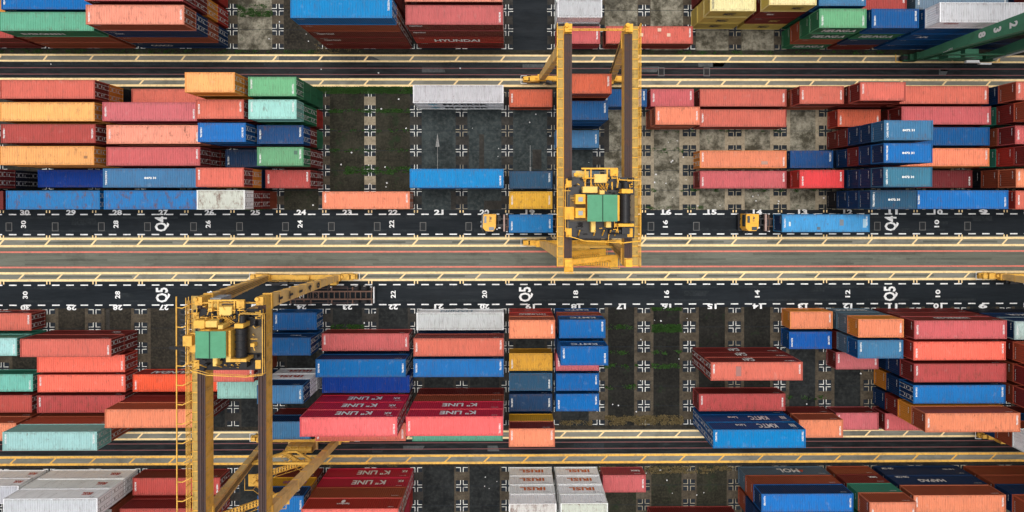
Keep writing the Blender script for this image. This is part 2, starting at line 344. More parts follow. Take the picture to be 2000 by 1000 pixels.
# drain covers
def drain(x, y, label):
    r = empty('drain_cover', (x, y, .012), 0, label, 'drain cover', 'drain covers in the lanes')
    f = MB(); W_, H_ = .46, .62
    for a in ((-W_, W_, -H_, -H_+.09), (-W_, W_, H_-.09, H_), (-W_, -W_+.09, -H_+.09, H_-.09), (W_-.09, W_, -H_+.09, H_-.09)): f.box(*a, 0, .02)
    f.build('frame', DRF, r); b = MB()
    for i in range(5): b.box(-.36+i*.16, -.28+i*.16, -.5, .5, -.004, .012)
    b.build('grating', DRB, r)
DRF = plain('worn_drain_frame', (.13, .13, .125), .7, 0, .5); DRB = plain('drain_bars', (.022, .024, .026), .6, .2, .4)
for j in range(0, 22):
    if 11 <= j <= 13 or 17 <= j <= 18: continue
    if j == 12: continue
    drain(GX(j)+1.02, -3.72, 'grey framed drain cover in lane Q4, just right of the tick left of number %d' % (30-j))
for j in (15, 16): drain(GX(j)-4.1, 18.65, 'faint drain cover in the black top service lane, in line with number %d' % (31-j))

# ---------------------------------------------------------------- containers
HU = 2.591                                                    # unit height, stacks scale it to their own level height
def container_meshes(L):
    hl, hw = L/2, 1.219
    # roof: sheet pressed into transverse ribs, set a little below the top rails
    r = MB(); x0, x1 = -hl+.16, hl-.16; n = int((x1-x0)/.30); p = (x1-x0)/n; pts = []
    for i in range(n): a = x0+i*p; pts += [(a, 0), (a+p*.30, 0), (a+p*.45, .045), (a+p*.80, .045)]
    pts.append((x1, 0)); vs = []; fs = []
    for i, (x, z) in enumerate(pts): vs += [(x, -hw+.07, HU-.062+z), (x, hw-.07, HU-.062+z)]
    for i in range(len(pts)-1): fs.append((2*i, 2*i+2, 2*i+3, 2*i+1))
    r.add(vs, fs); roof = r.mesh('roof', ROOFP)
    # corrugated side and front walls
    wmb = MB()
    def corr(a0, a1, f, dep=.036, pitch=.278):
        n = max(3, round((a1-a0)/pitch)); p = (a1-a0)/n; q = []
        for i in range(n): a = a0+i*p; q += [(a, 0), (a+p*.26, 0), (a+p*.5, dep), (a+p*.76, dep)]
        q.append((a1, 0)); vs = []; fs = []
        for a, d_ in q: vs += [f(a, d_, .15), f(a, d_, HU-.06)]
        for i in range(len(q)-1): fs.append((2*i, 2*i+2, 2*i+3, 2*i+1))
        wmb.add(vs, fs)
    corr(-hl+.1, hl-.1, lambda a, d_, z: (a, -hw+.045+d_, z)); corr(-hl+.1, hl-.1, lambda a, d_, z: (-a, hw-.045-d_, z))
    corr(-hw+.1, hw-.1, lambda a, d_, z: (-hl+.045+d_, -a, z))
    walls = wmb.mesh('walls', WALLP)
    # posts, rails and castings
    f = MB()
    for sy in (-1, 1):
        y0, y1 = sorted((sy*hw, sy*(hw-.07)))
        f.box(-hl+.18, hl-.18, y0, y1, HU-.06, HU-.004); f.box(-hl+.18, hl-.18, y0, y1, .01, .15)
        for sx in (-1, 1):
            xa, xb = sorted((sx*(hl-.004), sx*(hl-.12))); f.box(xa, xb, *sorted((sy*(hw-.004), sy*(hw-.13))), .12, HU-.12)
            xa, xb = sorted((sx*hl, sx*(hl-.18))); ya, yb = sorted((sy*(hw+.002), sy*(hw-.16)))
            f.box(xa, xb, ya, yb, 0, .12); f.box(xa, xb, ya, yb, HU-.12, HU)
    for sx in (-1, 1):
        xa, xb = sorted((sx*(hl-.003), sx*(hl-.16))); f.box(xa, xb, -hw+.16, hw-.16, HU-.12, HU-.006); f.box(xa, xb, -hw+.16, hw-.16, .01, .14)
    f.box(-hl+.18, hl-.18, -hw+.07, hw-.07, .08, .14)
    frame = f.mesh('frame', WALLP)
    d_ = MB(); d_.box(hl-.07, hl-.03, .02, hw-.13, .15, HU-.13)
    for z in (.45, .95, 1.45, 1.95): d_.box(hl-.03, hl-.012, .1, hw-.22, z, z+.32)
    door = d_.mesh('door', WALLP)
    b = MB()
    for y in (.30, .82):
        b.cyl((hl+.0, y, .10), (hl+.0, y, HU-.08), .03, 6)
        for z in (.12, .75, 1.75, HU-.16): b.box(hl-.03, hl+.02, y-.06, y+.06, z, z+.07)
    b.box(hl-.01, hl+.03, .30, .62, .98, 1.03); b.box(hl-.03, hl-.002, .38, .74, 1.95, 2.2); b.box(hl-.03, hl-.002, .42, .72, 1.3, 1.42)
    bars = b.mesh('locking_bar', STEEL)
    return roof, walls, frame, door, bars
CM = {1: container_meshes(6.058), 2: container_meshes(12.192)}
SIDE = {'M': ('dark red', '742a26'), 'R': ('red', 'a8342c'), 'B': ('rust brown', '9a4c34'), 'O': ('orange', 'd88a34'), 'S': ('salmon', 'd0805e'), 'N': ('navy blue', '12335a'),
        'U': ('blue', '0c4a80'), 'L': ('bright blue', '1b68a4'), 'D': ('deep blue', '0f3f90'), 'T': ('steel blue', '366c92'), 'G': ('green', '2f7350'), 'E': ('teal green', '3b8a72'),
        'P': ('pale teal', '7fb8ae'), 'W': ('off white', 'f2f6f2'), 'Y': ('yellow', 'd6a02c'), 'C': ('yellow', 'cdb45c'), 'K': ('crimson', 'c62a44'), 'H': ('rose red', 'a04048'), 'V': ('grey blue', '5a707e'), 'X': ('near black', '20242c')}
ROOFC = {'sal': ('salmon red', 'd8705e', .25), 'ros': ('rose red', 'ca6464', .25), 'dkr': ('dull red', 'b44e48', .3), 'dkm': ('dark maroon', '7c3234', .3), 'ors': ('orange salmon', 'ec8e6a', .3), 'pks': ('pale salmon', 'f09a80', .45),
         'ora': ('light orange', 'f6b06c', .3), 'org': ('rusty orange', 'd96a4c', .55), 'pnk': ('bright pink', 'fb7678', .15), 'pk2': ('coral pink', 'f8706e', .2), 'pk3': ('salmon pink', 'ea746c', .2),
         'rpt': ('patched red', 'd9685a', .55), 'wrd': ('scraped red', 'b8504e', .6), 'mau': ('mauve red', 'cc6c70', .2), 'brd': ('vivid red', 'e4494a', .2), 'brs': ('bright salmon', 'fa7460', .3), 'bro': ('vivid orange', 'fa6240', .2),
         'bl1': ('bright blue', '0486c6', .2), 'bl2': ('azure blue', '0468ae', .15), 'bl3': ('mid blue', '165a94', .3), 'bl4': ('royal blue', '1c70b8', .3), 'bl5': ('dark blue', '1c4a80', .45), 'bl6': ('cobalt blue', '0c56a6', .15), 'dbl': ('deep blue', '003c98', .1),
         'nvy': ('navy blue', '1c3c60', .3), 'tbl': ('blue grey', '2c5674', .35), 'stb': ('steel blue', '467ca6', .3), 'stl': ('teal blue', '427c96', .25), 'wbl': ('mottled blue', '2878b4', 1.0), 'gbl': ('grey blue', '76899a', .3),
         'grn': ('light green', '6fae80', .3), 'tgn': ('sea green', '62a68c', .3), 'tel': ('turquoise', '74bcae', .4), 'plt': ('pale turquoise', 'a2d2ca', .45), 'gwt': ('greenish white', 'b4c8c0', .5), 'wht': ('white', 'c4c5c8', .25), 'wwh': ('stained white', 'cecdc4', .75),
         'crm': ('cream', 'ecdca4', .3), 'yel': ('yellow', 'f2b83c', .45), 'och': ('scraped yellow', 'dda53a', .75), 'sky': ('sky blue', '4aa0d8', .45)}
ALB = .80
def rgb(h, j=.0, k=1.):
    c = hx(h, ALB*k); v = 1+random.uniform(-j, j); return tuple(min(.85, x*v*(1+random.uniform(-j*.4, j*.4))) for x in c)
WH = (.72, .72, .70); codes = ['TRLU 583920 1', 'GESU 410773 6', 'CAXU 902148', 'TGHU 273519 0', 'MLCU 6640', 'FCIU 38217']
LEVEL = ['bottom', 'second', 'third', 'fourth', 'fifth']; NUM = ['', '', 'two', 'three', 'four', 'five']
def part(name, me, col, root, a=.3):
    o = bpy.data.objects.new(name, me); o.color = (*col, a); link(o, root); return o
def container(x, y, z, ln, hgt, side, roofcol, wear, label, group, flip=False, logos=(), ends=True, roofnum=(1, 1), bar=False, rust=False):
    roof, walls, frame, door, bars = CM[ln]
    L = 12.192 if ln == 2 else 6.058; hl = L/2
    r = empty('shipping_container', (x, y, z), pi if flip else 0, label, 'container', group); r.scale = (1, 1, hgt/HU)
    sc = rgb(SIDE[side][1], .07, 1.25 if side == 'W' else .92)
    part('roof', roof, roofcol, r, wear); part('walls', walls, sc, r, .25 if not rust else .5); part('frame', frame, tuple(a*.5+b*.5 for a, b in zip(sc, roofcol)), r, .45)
    for s in (1, -1):
        d = part('door', door, sc, r, .3)
        if s < 0: d.scale = (1, -1, 1)
        if ends: part('locking_bars', bars, (.3, .3, .3), d)
    dark = sum(roofcol) > 1.6
    for s in (-1, 1):
        if roofnum[(s > 0) != flip]:
            text('roof_number', random.choice(codes[:4]), .30, (s*(hl-.42), random.choice((-.3, 0, .3)) if not bar else 0, HU+.005), (0, 0, pi/2), (.12, .12, .12) if dark else WH, r, .04, 1.25 if not bar else 1.8)
    wc = (.1, .12, .15) if side in 'WCY' else WH
    text('wall_number', random.choice(codes), .16, (-hl+.01, .45, HU-.5), (pi/2, 0, -pi/2), wc, r, .03)
    if side not in 'WC': text('wall_number', 'MAX GROSS 30480', .09, (-hl+.01, -.2, .42), (pi/2, 0, -pi/2), wc, r, .03, 1.5)
    for fy in (-1, 1):
        text('wall_number', random.choice(codes), .15, (fy*(hl-1.1), fy*1.226, HU-.42), (pi/2, 0, 0 if fy < 0 else pi), wc, r, .03)
    if bar: text('roof_number', '8472 31', .34, (0, 0, HU+.005), (0, 0, 0), WH, r, .05, 1.5)
    for (txt, size, width, dx, dz, col, face) in logos:
        fy = face*(-1 if flip else 1); xx = dx*(-1 if flip else 1)
        text('lettering', txt, size, (xx, fy*1.228, HU/2+dz), (pi/2, 0, 0 if fy < 0 else pi), col, r, .03, width)
    return r

STACKS = """
P 0 -1 2 -73.19 23.16 2.44 MM dkr 11
P 0 1 2 -60.07 23.17 2.68 BBG tgn 111
P 0 3 2 -46.87 23.18 2.68 NBNB pks 1111
P 0 7 2 -20.46 23.17 2.67 MMMBL bl1 11111
P 0 9 2 -7.17 23.22 2.69 MRMM ros 1111
P 0 12 1 9.33 23.17 2.64 H ros 1
P 0 13 2 19.26 23.18 2.7 M rpt 1
P 0 17 1 42.16 23.2 2.46 GBGG grn 1111
P 0 18 1 48.79 23.16 2.49 MNGU bl3 1111
P 0 19 2 58.71 23.14 2.47 UUUUW wht 11111
P 0 21 2 71.93 23.2 2.63 NNXN bl3 0000
P 1 -1 2 -73.28 26.19 2.99 MO ora 00
P 1 1 2 -60.03 26.04 2.58 BUU bl2 001
P 1 3 2 -46.87 26.02 2.73 ROMM ros 1111
P 1 7 2 -20.44 26.06 2.63 MMMMM dkr 00000
P 1 9 2 -7.25 26.06 2.7 MMMM pks 0001
P 1 12 1 9.22 26.02 2.57 WW wht 01
P 1 15 1 29.01 26.05 2.55 CCC crm 111
P 1 16 1 35.64 26.0 2.52 CMMC crm 1111
P 1 17 1 42.17 26.04 2.43 GGNU stb 0001
P 1 18 1 48.74 26.19 2.61 NMM dkr 001
P 1 19 2 58.74 26.13 2.73 NNV gbl 001
P 1 21 2 71.93 26.06 2.63 NNNM bl3 0000
P 2 3 2 -46.84 28.93 2.63 RMM dkr 000
P 2 15 1 29.04 28.93 2.63 MM dkr 00
P 2 12 1 9.25 28.93 2.63 W wht 0
A 0 1 2 -60.03 14.43 2.66 XOM sal 011
A 0 3 2 -46.81 14.37 2.56 M sal 1
A 0 5 1 -36.81 14.45 2.45 NMMOO ora 00011
A 0 6 1 -30.21 14.42 2.49 GGGG grn 0001
A 0 9 2 -7.21 14.39 2.66 WW wht 11
A 0 11 1 2.65 14.33 2.6 B org 1
A 0 12 1 9.38 14.52 2.85 UMBB org 0001
A 0 13 1 15.89 14.38 2.66 U bl3 1
A 0 14 1 22.47 14.41 2.66 H ros 1
A 0 15 2 32.4 14.4 2.75 M sal 1
A 0 17 1 42.19 14.37 2.51 BM sal 11
A 0 18 1 48.82 14.36 2.53 MMM sal 011
A 0 19 2 58.75 14.35 2.62 MM sal 01
A 0 21 2 71.98 14.33 2.74 RNB sal 011
A 1 1 2 -60.05 11.53 2.67 MOO ora 001
A 1 3 2 -46.85 11.55 2.67 MMH mau 001
A 1 5 1 -36.85 11.57 2.47 NUMM sal 0001
A 1 6 1 -30.22 11.56 2.47 RGGP plt 0111
A 1 12 1 9.44 11.67 2.85 UUU bl3 001
A 1 14 1 22.47 11.5 2.62 BB ors 11
A 1 15 2 32.4 11.55 2.72 M sal 1
A 1 18 1 48.82 11.59 2.6 R org 1
A 1 19 2 58.8 11.5 2.79 MM ros 01
A 1 21 2 71.93 11.53 2.63 MEMB org 0111
A 2 1 2 -60.02 8.72 2.63 MMM dkr 001
A 2 3 2 -46.77 8.68 2.47 MBS pks 001
A 2 5 1 -36.74 8.67 2.4 NMUU bl4 0011
A 2 6 1 -30.26 8.66 2.48 GMU bl5 011
A 2 12 1 9.18 8.64 2.58 T stb 1
A 2 18 1 48.78 8.64 2.48 MMNNT stb 11111
A 2 19 2 58.76 8.7 2.71 UU bl3 01
A 2 21 2 71.97 8.59 2.71 RBM ros 011
A 3 1 2 -60.06 5.86 2.7 MOO ora 011
A 3 3 2 -46.76 5.81 2.49 MMM ros 111
A 3 5 1 -36.88 5.92 2.57 N nvy 1
A 3 6 1 -30.25 5.81 2.49 MMG grn 111
A 3 15 2 32.42 5.79 2.75 O ors 1
A 3 17 1 42.17 5.8 2.55 U bl5 1
A 3 18 1 48.77 5.85 2.47 NNMNN bl4 01111
A 3 19 2 58.75 5.87 2.7 OO ors 01
A 3 21 2 71.93 5.81 2.63 BERM dkr 0111
A 4 -1 2 -73.14 2.95 2.37 XXM dkr 111
A 4 1 2 -59.94 3.12 2.4 D dbl 1
A 4 3 2 -46.9 2.97 2.63 MNT stb 001
A 4 5 1 -36.86 2.98 2.47 XNOM sal 0011
A 4 6 1 -30.25 2.95 2.51 MM dkr 11
A 4 9 2 -7.17 2.92 2.67 UUL bl1 001
A 4 11 1 2.66 2.92 2.65 N tbl 1
A 4 12 1 9.25 2.94 2.63 V gbl 0
A 4 15 2 32.42 2.95 2.76 M ros 1
A 4 17 1 42.18 2.94 2.53 RR brd 01
A 4 18 1 48.78 2.9 2.46 XNNNN stl 00111
A 4 19 2 58.74 3.02 2.64 M dkm 1
A 4 21 2 71.97 2.93 2.76 XBB ors 111
A 5 -1 2 -73.4 0.09 3.14 MM ros 00
A 5 1 2 -59.97 0.12 2.42 UNL wbl 001
A 5 3 2 -46.89 0.12 2.59 UXL wbl 001
A 5 5 1 -36.84 0.13 2.43 BMMW wwh 0111
A 5 7 2 -20.34 0.07 2.6 S ors 1
A 5 11 1 2.65 0.07 2.64 Y yel 1
A 5 18 1 48.77 0.11 2.46 XNNN tbl 1111
A 5 19 2 58.78 0.11 2.76 UUU bl4 001
A 5 21 2 71.97 0.07 2.74 MBR sal 001
B 0 -1 2 -73.14 -16.87 2.36 M sal 1
B 0 6 1 -30.31 -16.85 2.54 U bl3 1
B 0 9 2 -7.24 -16.87 2.66 W wht 1
B 0 11 1 2.65 -16.84 2.56 RRB ors 011
B 0 12 1 9.25 -16.82 2.55 UBU bl2 111
B 0 17 1 42.2 -16.85 2.49 O ors 1
B 0 18 1 48.78 -16.88 2.47 VVO ors 111
B 0 19 2 58.73 -16.91 2.73 MMM ros 111
B 0 21 2 71.91 -17.03 2.73 XNN gwt 111
B 1 -1 2 -73.13 -19.76 2.33 EE plt 11
B 1 1 2 -60.03 -19.77 2.61 MM sal 11
B 1 6 1 -30.26 -19.73 2.49 UN bl3 11
B 1 7 2 -20.45 -19.75 2.67 M ros 1
B 1 9 2 -7.18 -19.79 2.68 NM sal 11
B 1 12 1 9.2 -19.68 2.51 UNUU bl2 0011
B 1 17 1 42.13 -19.72 2.39 U bl6 1
B 1 18 1 48.8 -19.69 2.43 MVU stb 011
B 1 19 2 58.74 -19.73 2.68 MRR brs 001
B 1 21 2 71.93 -19.76 2.63 BBMB org 0011
B 2 1 2 -60.01 -22.64 2.61 R brs 1
B 2 5 1 -36.89 -22.53 2.43 BMM sal 001
B 2 7 2 -20.42 -22.63 2.61 NN bl2 11
B 2 9 2 -7.21 -22.6 2.66 UU bl4 01
B 2 11 1 2.65 -22.6 2.61 Y och 1
B 2 12 1 9.19 -22.63 2.61 H mau 1
B 2 15 2 32.33 -22.53 2.46 MMM sal 111
B 2 18 1 48.75 -22.61 2.42 M mau 1
B 2 19 2 58.74 -22.59 2.71 NNM wrd 011
B 2 21 2 71.93 -22.62 2.63 BBBM org 0011
B 3 -1 2 -73.1 -25.44 2.22 E tel 1
B 3 1 2 -60.01 -25.44 2.53 R brs 1
B 3 3 2 -46.82 -25.43 2.51 R bro 1
B 3 5 1 -36.83 -25.53 2.48 UP plt 01
B 3 6 1 -30.36 -25.38 2.48 WWN stb 111
B 3 7 2 -20.39 -25.6 2.72 D dbl 1
B 3 11 1 2.63 -25.43 2.54 T tbl 1
B 3 12 1 9.21 -25.46 2.58 U bl2 1
B 3 19 2 58.75 -25.44 2.67 ONN bl4 111
B 3 21 2 71.93 -25.48 2.63 BEBM org 0011
B 4 -1 2 -73.13 -28.34 2.36 M dkr 1
B 4 1 2 -60.04 -28.31 2.61 M wrd 1
B 4 3 2 -46.85 -28.32 2.61 MMB ors 111
B 4 7 2 -20.48 -28.33 2.67 MKKK pnk 1111
B 4 9 2 -7.21 -28.32 2.66 MBKK pk2 1111
B 4 11 1 2.63 -28.33 2.59 N nvy 1
B 4 12 1 9.2 -28.33 2.58 U bl2 1
B 4 15 2 32.36 -28.35 2.68 M wrd 1
B 4 19 2 58.71 -28.29 2.55 NMOB ors 1111
B 5 -1 2 -73.14 -31.23 2.42 BB ors 11
B 5 1 2 -60.01 -31.2 2.63 BBP plt 111
B 5 6 1 -30.34 -31.13 2.48 MN stb 11
B 5 7 2 -20.44 -31.2 2.7 SS sal 01
B 5 9 2 -7.34 -31.19 2.76 EG tgn 01
B 5 11 1 2.62 -31.14 2.51 NYM ors 011
B 5 15 2 32.4 -31.18 2.68 UUU bl1 111
B 5 17 1 42.23 -31.16 2.48 MB ors 11
B 5 18 1 48.78 -31.18 2.45 M mau 1
B 5 19 1 55.52 -31.16 2.75 M ros 1
B 5 21 2 71.93 -31.2 2.63 MUBW gwt 0011
R 0 -1 2 -73.1 -39.91 2.28 WW wht 11
R 0 1 2 -60.0 -39.9 2.62 WWW wht 111
R 0 3 2 -46.84 -39.88 2.61 M dkr 1
R 0 6 1 -30.3 -39.86 2.51 MYN bl4 111
R 0 7 2 -20.37 -39.9 2.65 KKBR pk3 1111
R 0 11 1 2.65 -39.82 2.45 WWWW wwh 1111
R 0 12 1 9.23 -39.83 2.43 WWWW wwh 1111
R 0 13 1 15.83 -39.84 2.47 H ros 1
R 0 16 2 38.96 -39.86 2.54 VBN bl4 111
R 0 18 1 48.82 -39.85 2.44 BMEB ors 1111
R 0 19 2 58.76 -39.87 2.71 NNB ors 111
R 0 21 2 71.93 -39.89 2.63 BBNB org 1111
R 1 1 2 -60.03 -42.75 2.63 BBW wht 000
R 1 3 2 -46.84 -42.74 2.59 RM dkr 11
R 1 7 2 -20.44 -42.75 2.63 RKKB dkr 0000
R 1 16 2 38.94 -42.75 2.63 BNN bl4 100
R 1 18 1 48.84 -42.75 2.63 GBG grn 000
R 1 19 2 58.74 -42.75 2.63 MMB ors 000
R 2 14 2 25.74 -45.62 2.63 M wrd 1
R 2 11 1 2.65 -45.62 2.63 W wwh 0
R 1 11 1 2.65 -42.75 2.63 WWW wwh 000
R 1 12 1 9.25 -42.75 2.63 WWW wwh 000
"""
RD = (.45, .05, .03); BK = (.03, .03, .04); PU = (.25, .05, .25)
LG = {('P', 0, 1): {3: [('EVERGREEN', .9, 5.5, -1.5, 0, WH)]},
 ('P', 0, 3): {3: [('tex', .5, 1.2, -4.6, .2, WH)], 1: [('COSCO', .8, 3.0, -2.5, 0, WH)]},
 ('P', 0, 7): {3: [('Hapag-Lloyd', .7, 2.2, -4.0, .3, WH)], 2: [('Hapag-Lloyd', .7, 2.2, -4.0, .2, WH)]},
 ('P', 0, 9): {4: [('Hapag-Lloyd', .6, 1.6, -4.9, .7, WH)], 3: [('Hapag-Lloyd', .6, 1.6, -4.9, .7, WH)], 2: [('HYUNDAI', 1.5, 6.2, -.3, -.2, WH)]},
 ('P', 1, 15): {k: [('MSC', 1.2, 1.5, .0, 0, BK)] for k in (1, 2, 3)},
 ('P', 1, 16): {4: [('MSC', 1.1, 1.3, 1.2, 0, BK)], 3: [('tex', .8, 1.0, -1.2, .2, WH)], 2: [('MSC', 1.1, 1.3, .6, 0, (.45, .32, .08))], 1: [('MSC', 1.2, 1.4, .2, 0, BK)]},
 ('P', 0, 17): {k: [('HEUNG-A', 1.4, 4.4, .3, 0, WH)] for k in (4, 3, 1)},
 ('P', 0, 18): {3: [('HEUNG-A', 1.4, 4.4, .1, 0, WH)]},
 ('P', 0, 19): {5: [('K-REEFER', .6, 1.8, -4.2, .7, RD)], 3: [('APL', .9, 1.6, -3.6, 0, WH)]},
 ('A', 0, 9): {k: [('MAERSK', 1.5, 6.2, .9, 0, BK), ('\u2736', 1.8, 1.4, -3.6, 0, (.25, .55, .68))] for k in (1, 2)},
 ('B', 0, 9): {1: [('HANJIN', 1.3, 4.5, -.6, 0, (.25, .35, .42))]},
 ('B', 0, 11): {2: [('HYUNDAI', 1.1, 3.6, .2, 0, WH)]}, ('B', 3, 3): {1: [('HYUNDAI', 1.5, 6.2, -.8, .3, WH)]},
 ('B', 0, 12): {1: [('KMTC', 1.2, 3.4, 0, 0, WH)], 3: [('KMTC', 1.2, 3.4, .2, 0, WH)]}, ('B', 1, 12): {4: [('KMTC', 1.2, 3.4, .1, .2, WH)]},
 ('B', 0, 18): {1: [('SINOKOR', 1.2, 4.6, -.3, 0, WH)]}, ('B', 0, 19): {3: [('HAMBURG SUD', 1.0, 4.6, 0, -.2, WH)]},
 ('B', 0, 21): {2: [('SINOKOR', 1.2, 4.6, -1.0, 0, WH)]},
 ('B', 2, 15): {k: [('CAI', 1.5, 1.5, -.6, .2, WH), ('INTL', .7, 1.2, -.4, -.6, WH), ('CAIU 81', .4, 1.2, 4.6, .7, WH)] for k in (1, 2, 3)},
 ('B', 3, 6): {1: [('IRISL', 1.15, 3.6, .1, 0, RD)], 2: [('IRISL', 1.15, 3.6, -.2, 0, RD)]},
 ('B', 4, 7): {k: [('K" LINE', 1.5, 4.6, .3, .05, WH), ('KK', .9, .9, 4.6, .1, WH)] for k in (2, 3, 4)},
 ('B', 4, 9): {k: [('K" LINE', 1.5, 4.6, .3, .05, WH)] for k in (3, 4)},
 ('R', 0, 7): {**{k: [('K" LINE', 1.5, 4.6, .7, .05, WH), ('KK', .8, .8, 5.0, -.3, WH)] for k in (1, 2)}, 4: [('hamburg', .5, 1.6, -1.2, .1, WH), ('\u25cf', .9, .5, -1.3, -.4, WH)]},
 ('R', 0, 6): {2: [('MSC 20', .9, 3.2, .5, .2, PU)], 3: [('CMA', 1.3, 2.2, .9, -.1, WH)]},
 ('R', 0, 11): {k: [('IRISL', 1.15, 3.4, .1, 0, (.62, .14, .03))] for k in (1, 2, 3)}, ('R', 0, 12): {k: [('IRISL', 1.15, 3.4, .1, 0, (.62, .14, .03))] for k in (1, 2, 3)},
 ('R', 0, 1): {k: [('IRISL', .9, 1.4, 3.8, .1, RD)] for k in (1, 2, 3)}, ('R', 0, -1): {k: [('IRISL', .9, 1.2, 5.0, 0, RD)] for k in (1, 2)},
 ('R', 0, 16): {1: [('MOL', 1.5, 3.0, .6, 0, WH), ('\u25b2', .9, .8, 2.4, .2, RD)]}, ('R', 0, 18): {2: [('tex', .9, 1.2, 1.6, -.3, WH)]},
 ('R', 0, 19): {2: [('HAPAG', 1.0, 3.6, -.8, .2, WH), ('CMA CGM', .7, 1.8, -4.2, -.8, WH)], 1: [('CMA CGM', .6, 1.6, -4.6, -.5, WH), ('5 08 TEU', .4, 1.6, 4.0, -.2, WH)]},
 ('B', 5, 15): {k: [('KMTC', 1.7, 2.6, 1.6, .1, WH), ('Line', .9, 1.3, -1.9, -.1, WH), ('III', 1.2, .7, 5.0, 0, WH)] for k in (2, 3)},
 ('B', 0, -1): {1: [('TRITON', .8, 2.5, 1, 0, WH)]}, ('B', 1, 1): {1: [('tex', .8, 1.2, 4.0, 0, WH)]}, ('R', 0, 13): {1: [('tex', .8, 1.4, 1.8, 0, WH)]},
 ('B', 1, 6): {2: [('TSC', .6, 1.6, .6, 0, WH)]}}
BARS = {('A', 4, 3), ('A', 2, 18), ('A', 3, 18), ('A', 4, 18), ('A', 5, 18)}
FLIP = {('B', 2, 15), ('B', 5, 15), ('B', 3, 19), ('A', 3, 15)}
ROWN = ['first', 'second', 'third', 'fourth', 'fifth', 'sixth', 'seventh']
hid = []; LASTC = [None]
PATCH = {('P', 0, 13, 0): [(1.4, .7, .5, .45, (.62, .42, .30)), (-1.1, 0, .45, .45, (.60, .42, .28)), (2.7, 0, .5, .45, (.60, .42, .30))], ('A', 3, 6, 2): [(2.0, .5, .45, .5, (.05, .12, .08))], ('A', 3, 15, 0): [(-3.0, .5, .9, .45, (.40, .22, .16))],
         ('A', 3, 1, 2): [(5.0, -.2, .45, .35, (.28, .13, .05))], ('B', 2, 15, 2): [(2.4, 0, .7, 1.3, (.30, .13, .11))]}
def where(b, r, j):
    n = 30-max(j, 0)
    return {'A': '%s row above lane Q4 number %d' % (ROWN[5-r], n), 'B': '%s row below lane Q5 number %d' % (ROWN[r], n),
            'P': '%s row of top block in line with %d' % (ROWN[r], n), 'R': '%s row of bottom block in line with %d' % (ROWN[r], n)}[b]
GRP = {'A': 'containers stacked above lane Q4', 'B': 'containers stacked below lane Q5', 'P': 'containers stacked in the top block', 'R': 'containers stacked in the bottom block'}
for line in STACKS.strip().splitlines():
    t = line.split(); b, r, j, ln = t[0], int(t[1]), int(t[2]), int(t[3]); x, y, h = map(float, t[4:7]); sides, rk, mask = t[7], t[8], t[9]
    rn, rh, wear = ROOFC[rk]; n = len(sides); key = (b, r, j); z = .03
    for k, s in enumerate(sides):
        topm = k == n-1; ox, oy = (random.uniform(-.035, .035), random.uniform(-.03, .03)) if not topm else (0, 0)
        if mask[k] == '0': hid.append((x+ox, y+oy, z, ln, h, s)); z += h; continue
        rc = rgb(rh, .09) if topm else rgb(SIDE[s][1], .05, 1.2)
        size = 'long' if ln == 2 else 'short'
        lab = ('%s %s container, %s, %s' % (rn, size, 'alone on ground' if n == 1 else 'topmost of '+NUM[n], where(b, r, j)) if topm else
               '%s %s container, %s from ground, %s' % (SIDE[s][0], size, {'bottom': 'lowest'}.get(LEVEL[k], LEVEL[k]), where(b, r, j)))
        lg = [(*q, -1 if b in 'PA' else 1) for q in LG.get(key, {}).get(k+1, [])]
        fl = key in FLIP and not (key == ('B', 3, 19) and k < 2)
        no = rk in ('wht', 'wwh', 'wbl', 'dbl', 'tgn') or (b, r, j) in (('A', 0, 1), ('A', 0, 3), ('A', 1, 1), ('A', 3, 1), ('P', 0, 1), ('B', 4, 3)) or b+str(r)+str(j) in ('A05',)
        rnum = (0, 0) if (no or not topm) else random.choice(((1, 1), (1, 1), (1, 0), (1, 1), (0, 1)))
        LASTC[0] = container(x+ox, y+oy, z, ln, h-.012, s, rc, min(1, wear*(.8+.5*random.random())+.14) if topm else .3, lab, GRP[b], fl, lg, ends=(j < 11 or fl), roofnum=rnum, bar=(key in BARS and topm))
        if (b, r, j, k) in PATCH:
            for (px_, py_, w2, h2, pc_) in PATCH[(b, r, j, k)]:
                q = MB(); q.box(px_-w2/2, px_+w2/2, py_-h2/2, py_+h2/2, HU-.03, HU+.004); o = q.build('roof_patch', LETTER, LASTC[0]); o.color = (*pc_, 1)
        z += h
# the containers glimpsed only through gaps or buried inside the stacks, as one object
if hid:
    hb = MB(); hm = {}
    for (x, y, z, ln, h, s) in hid:
        if s not in hm: hm[s] = (len(hm), plain('inner_container_paint', rgb(SIDE[s][1], 0, .92), .5, 0, .3))
        hb.m = hm[s][0]
        for me in CM[ln][:4]:
            for sy in ((1, -1) if me is CM[ln][3] else (1,)):
                vs = [(x+v.co.x, y+v.co.y*sy, z+v.co.z*h/HU) for v in me.vertices]; hb.add(vs, [tuple(p.vertices)[::sy] for p in me.polygons])
    o = hb.build('stacked_containers', [m for _, m in sorted(hm.values(), key=lambda t: t[0])]); tag(o, 'containers of mixed colours buried in the stacks, only slivers of them showing', 'containers', None, 'stuff')
# small features seen on single roofs
def roof_patch(cx, cy, z, w_, h_, col, label): pass

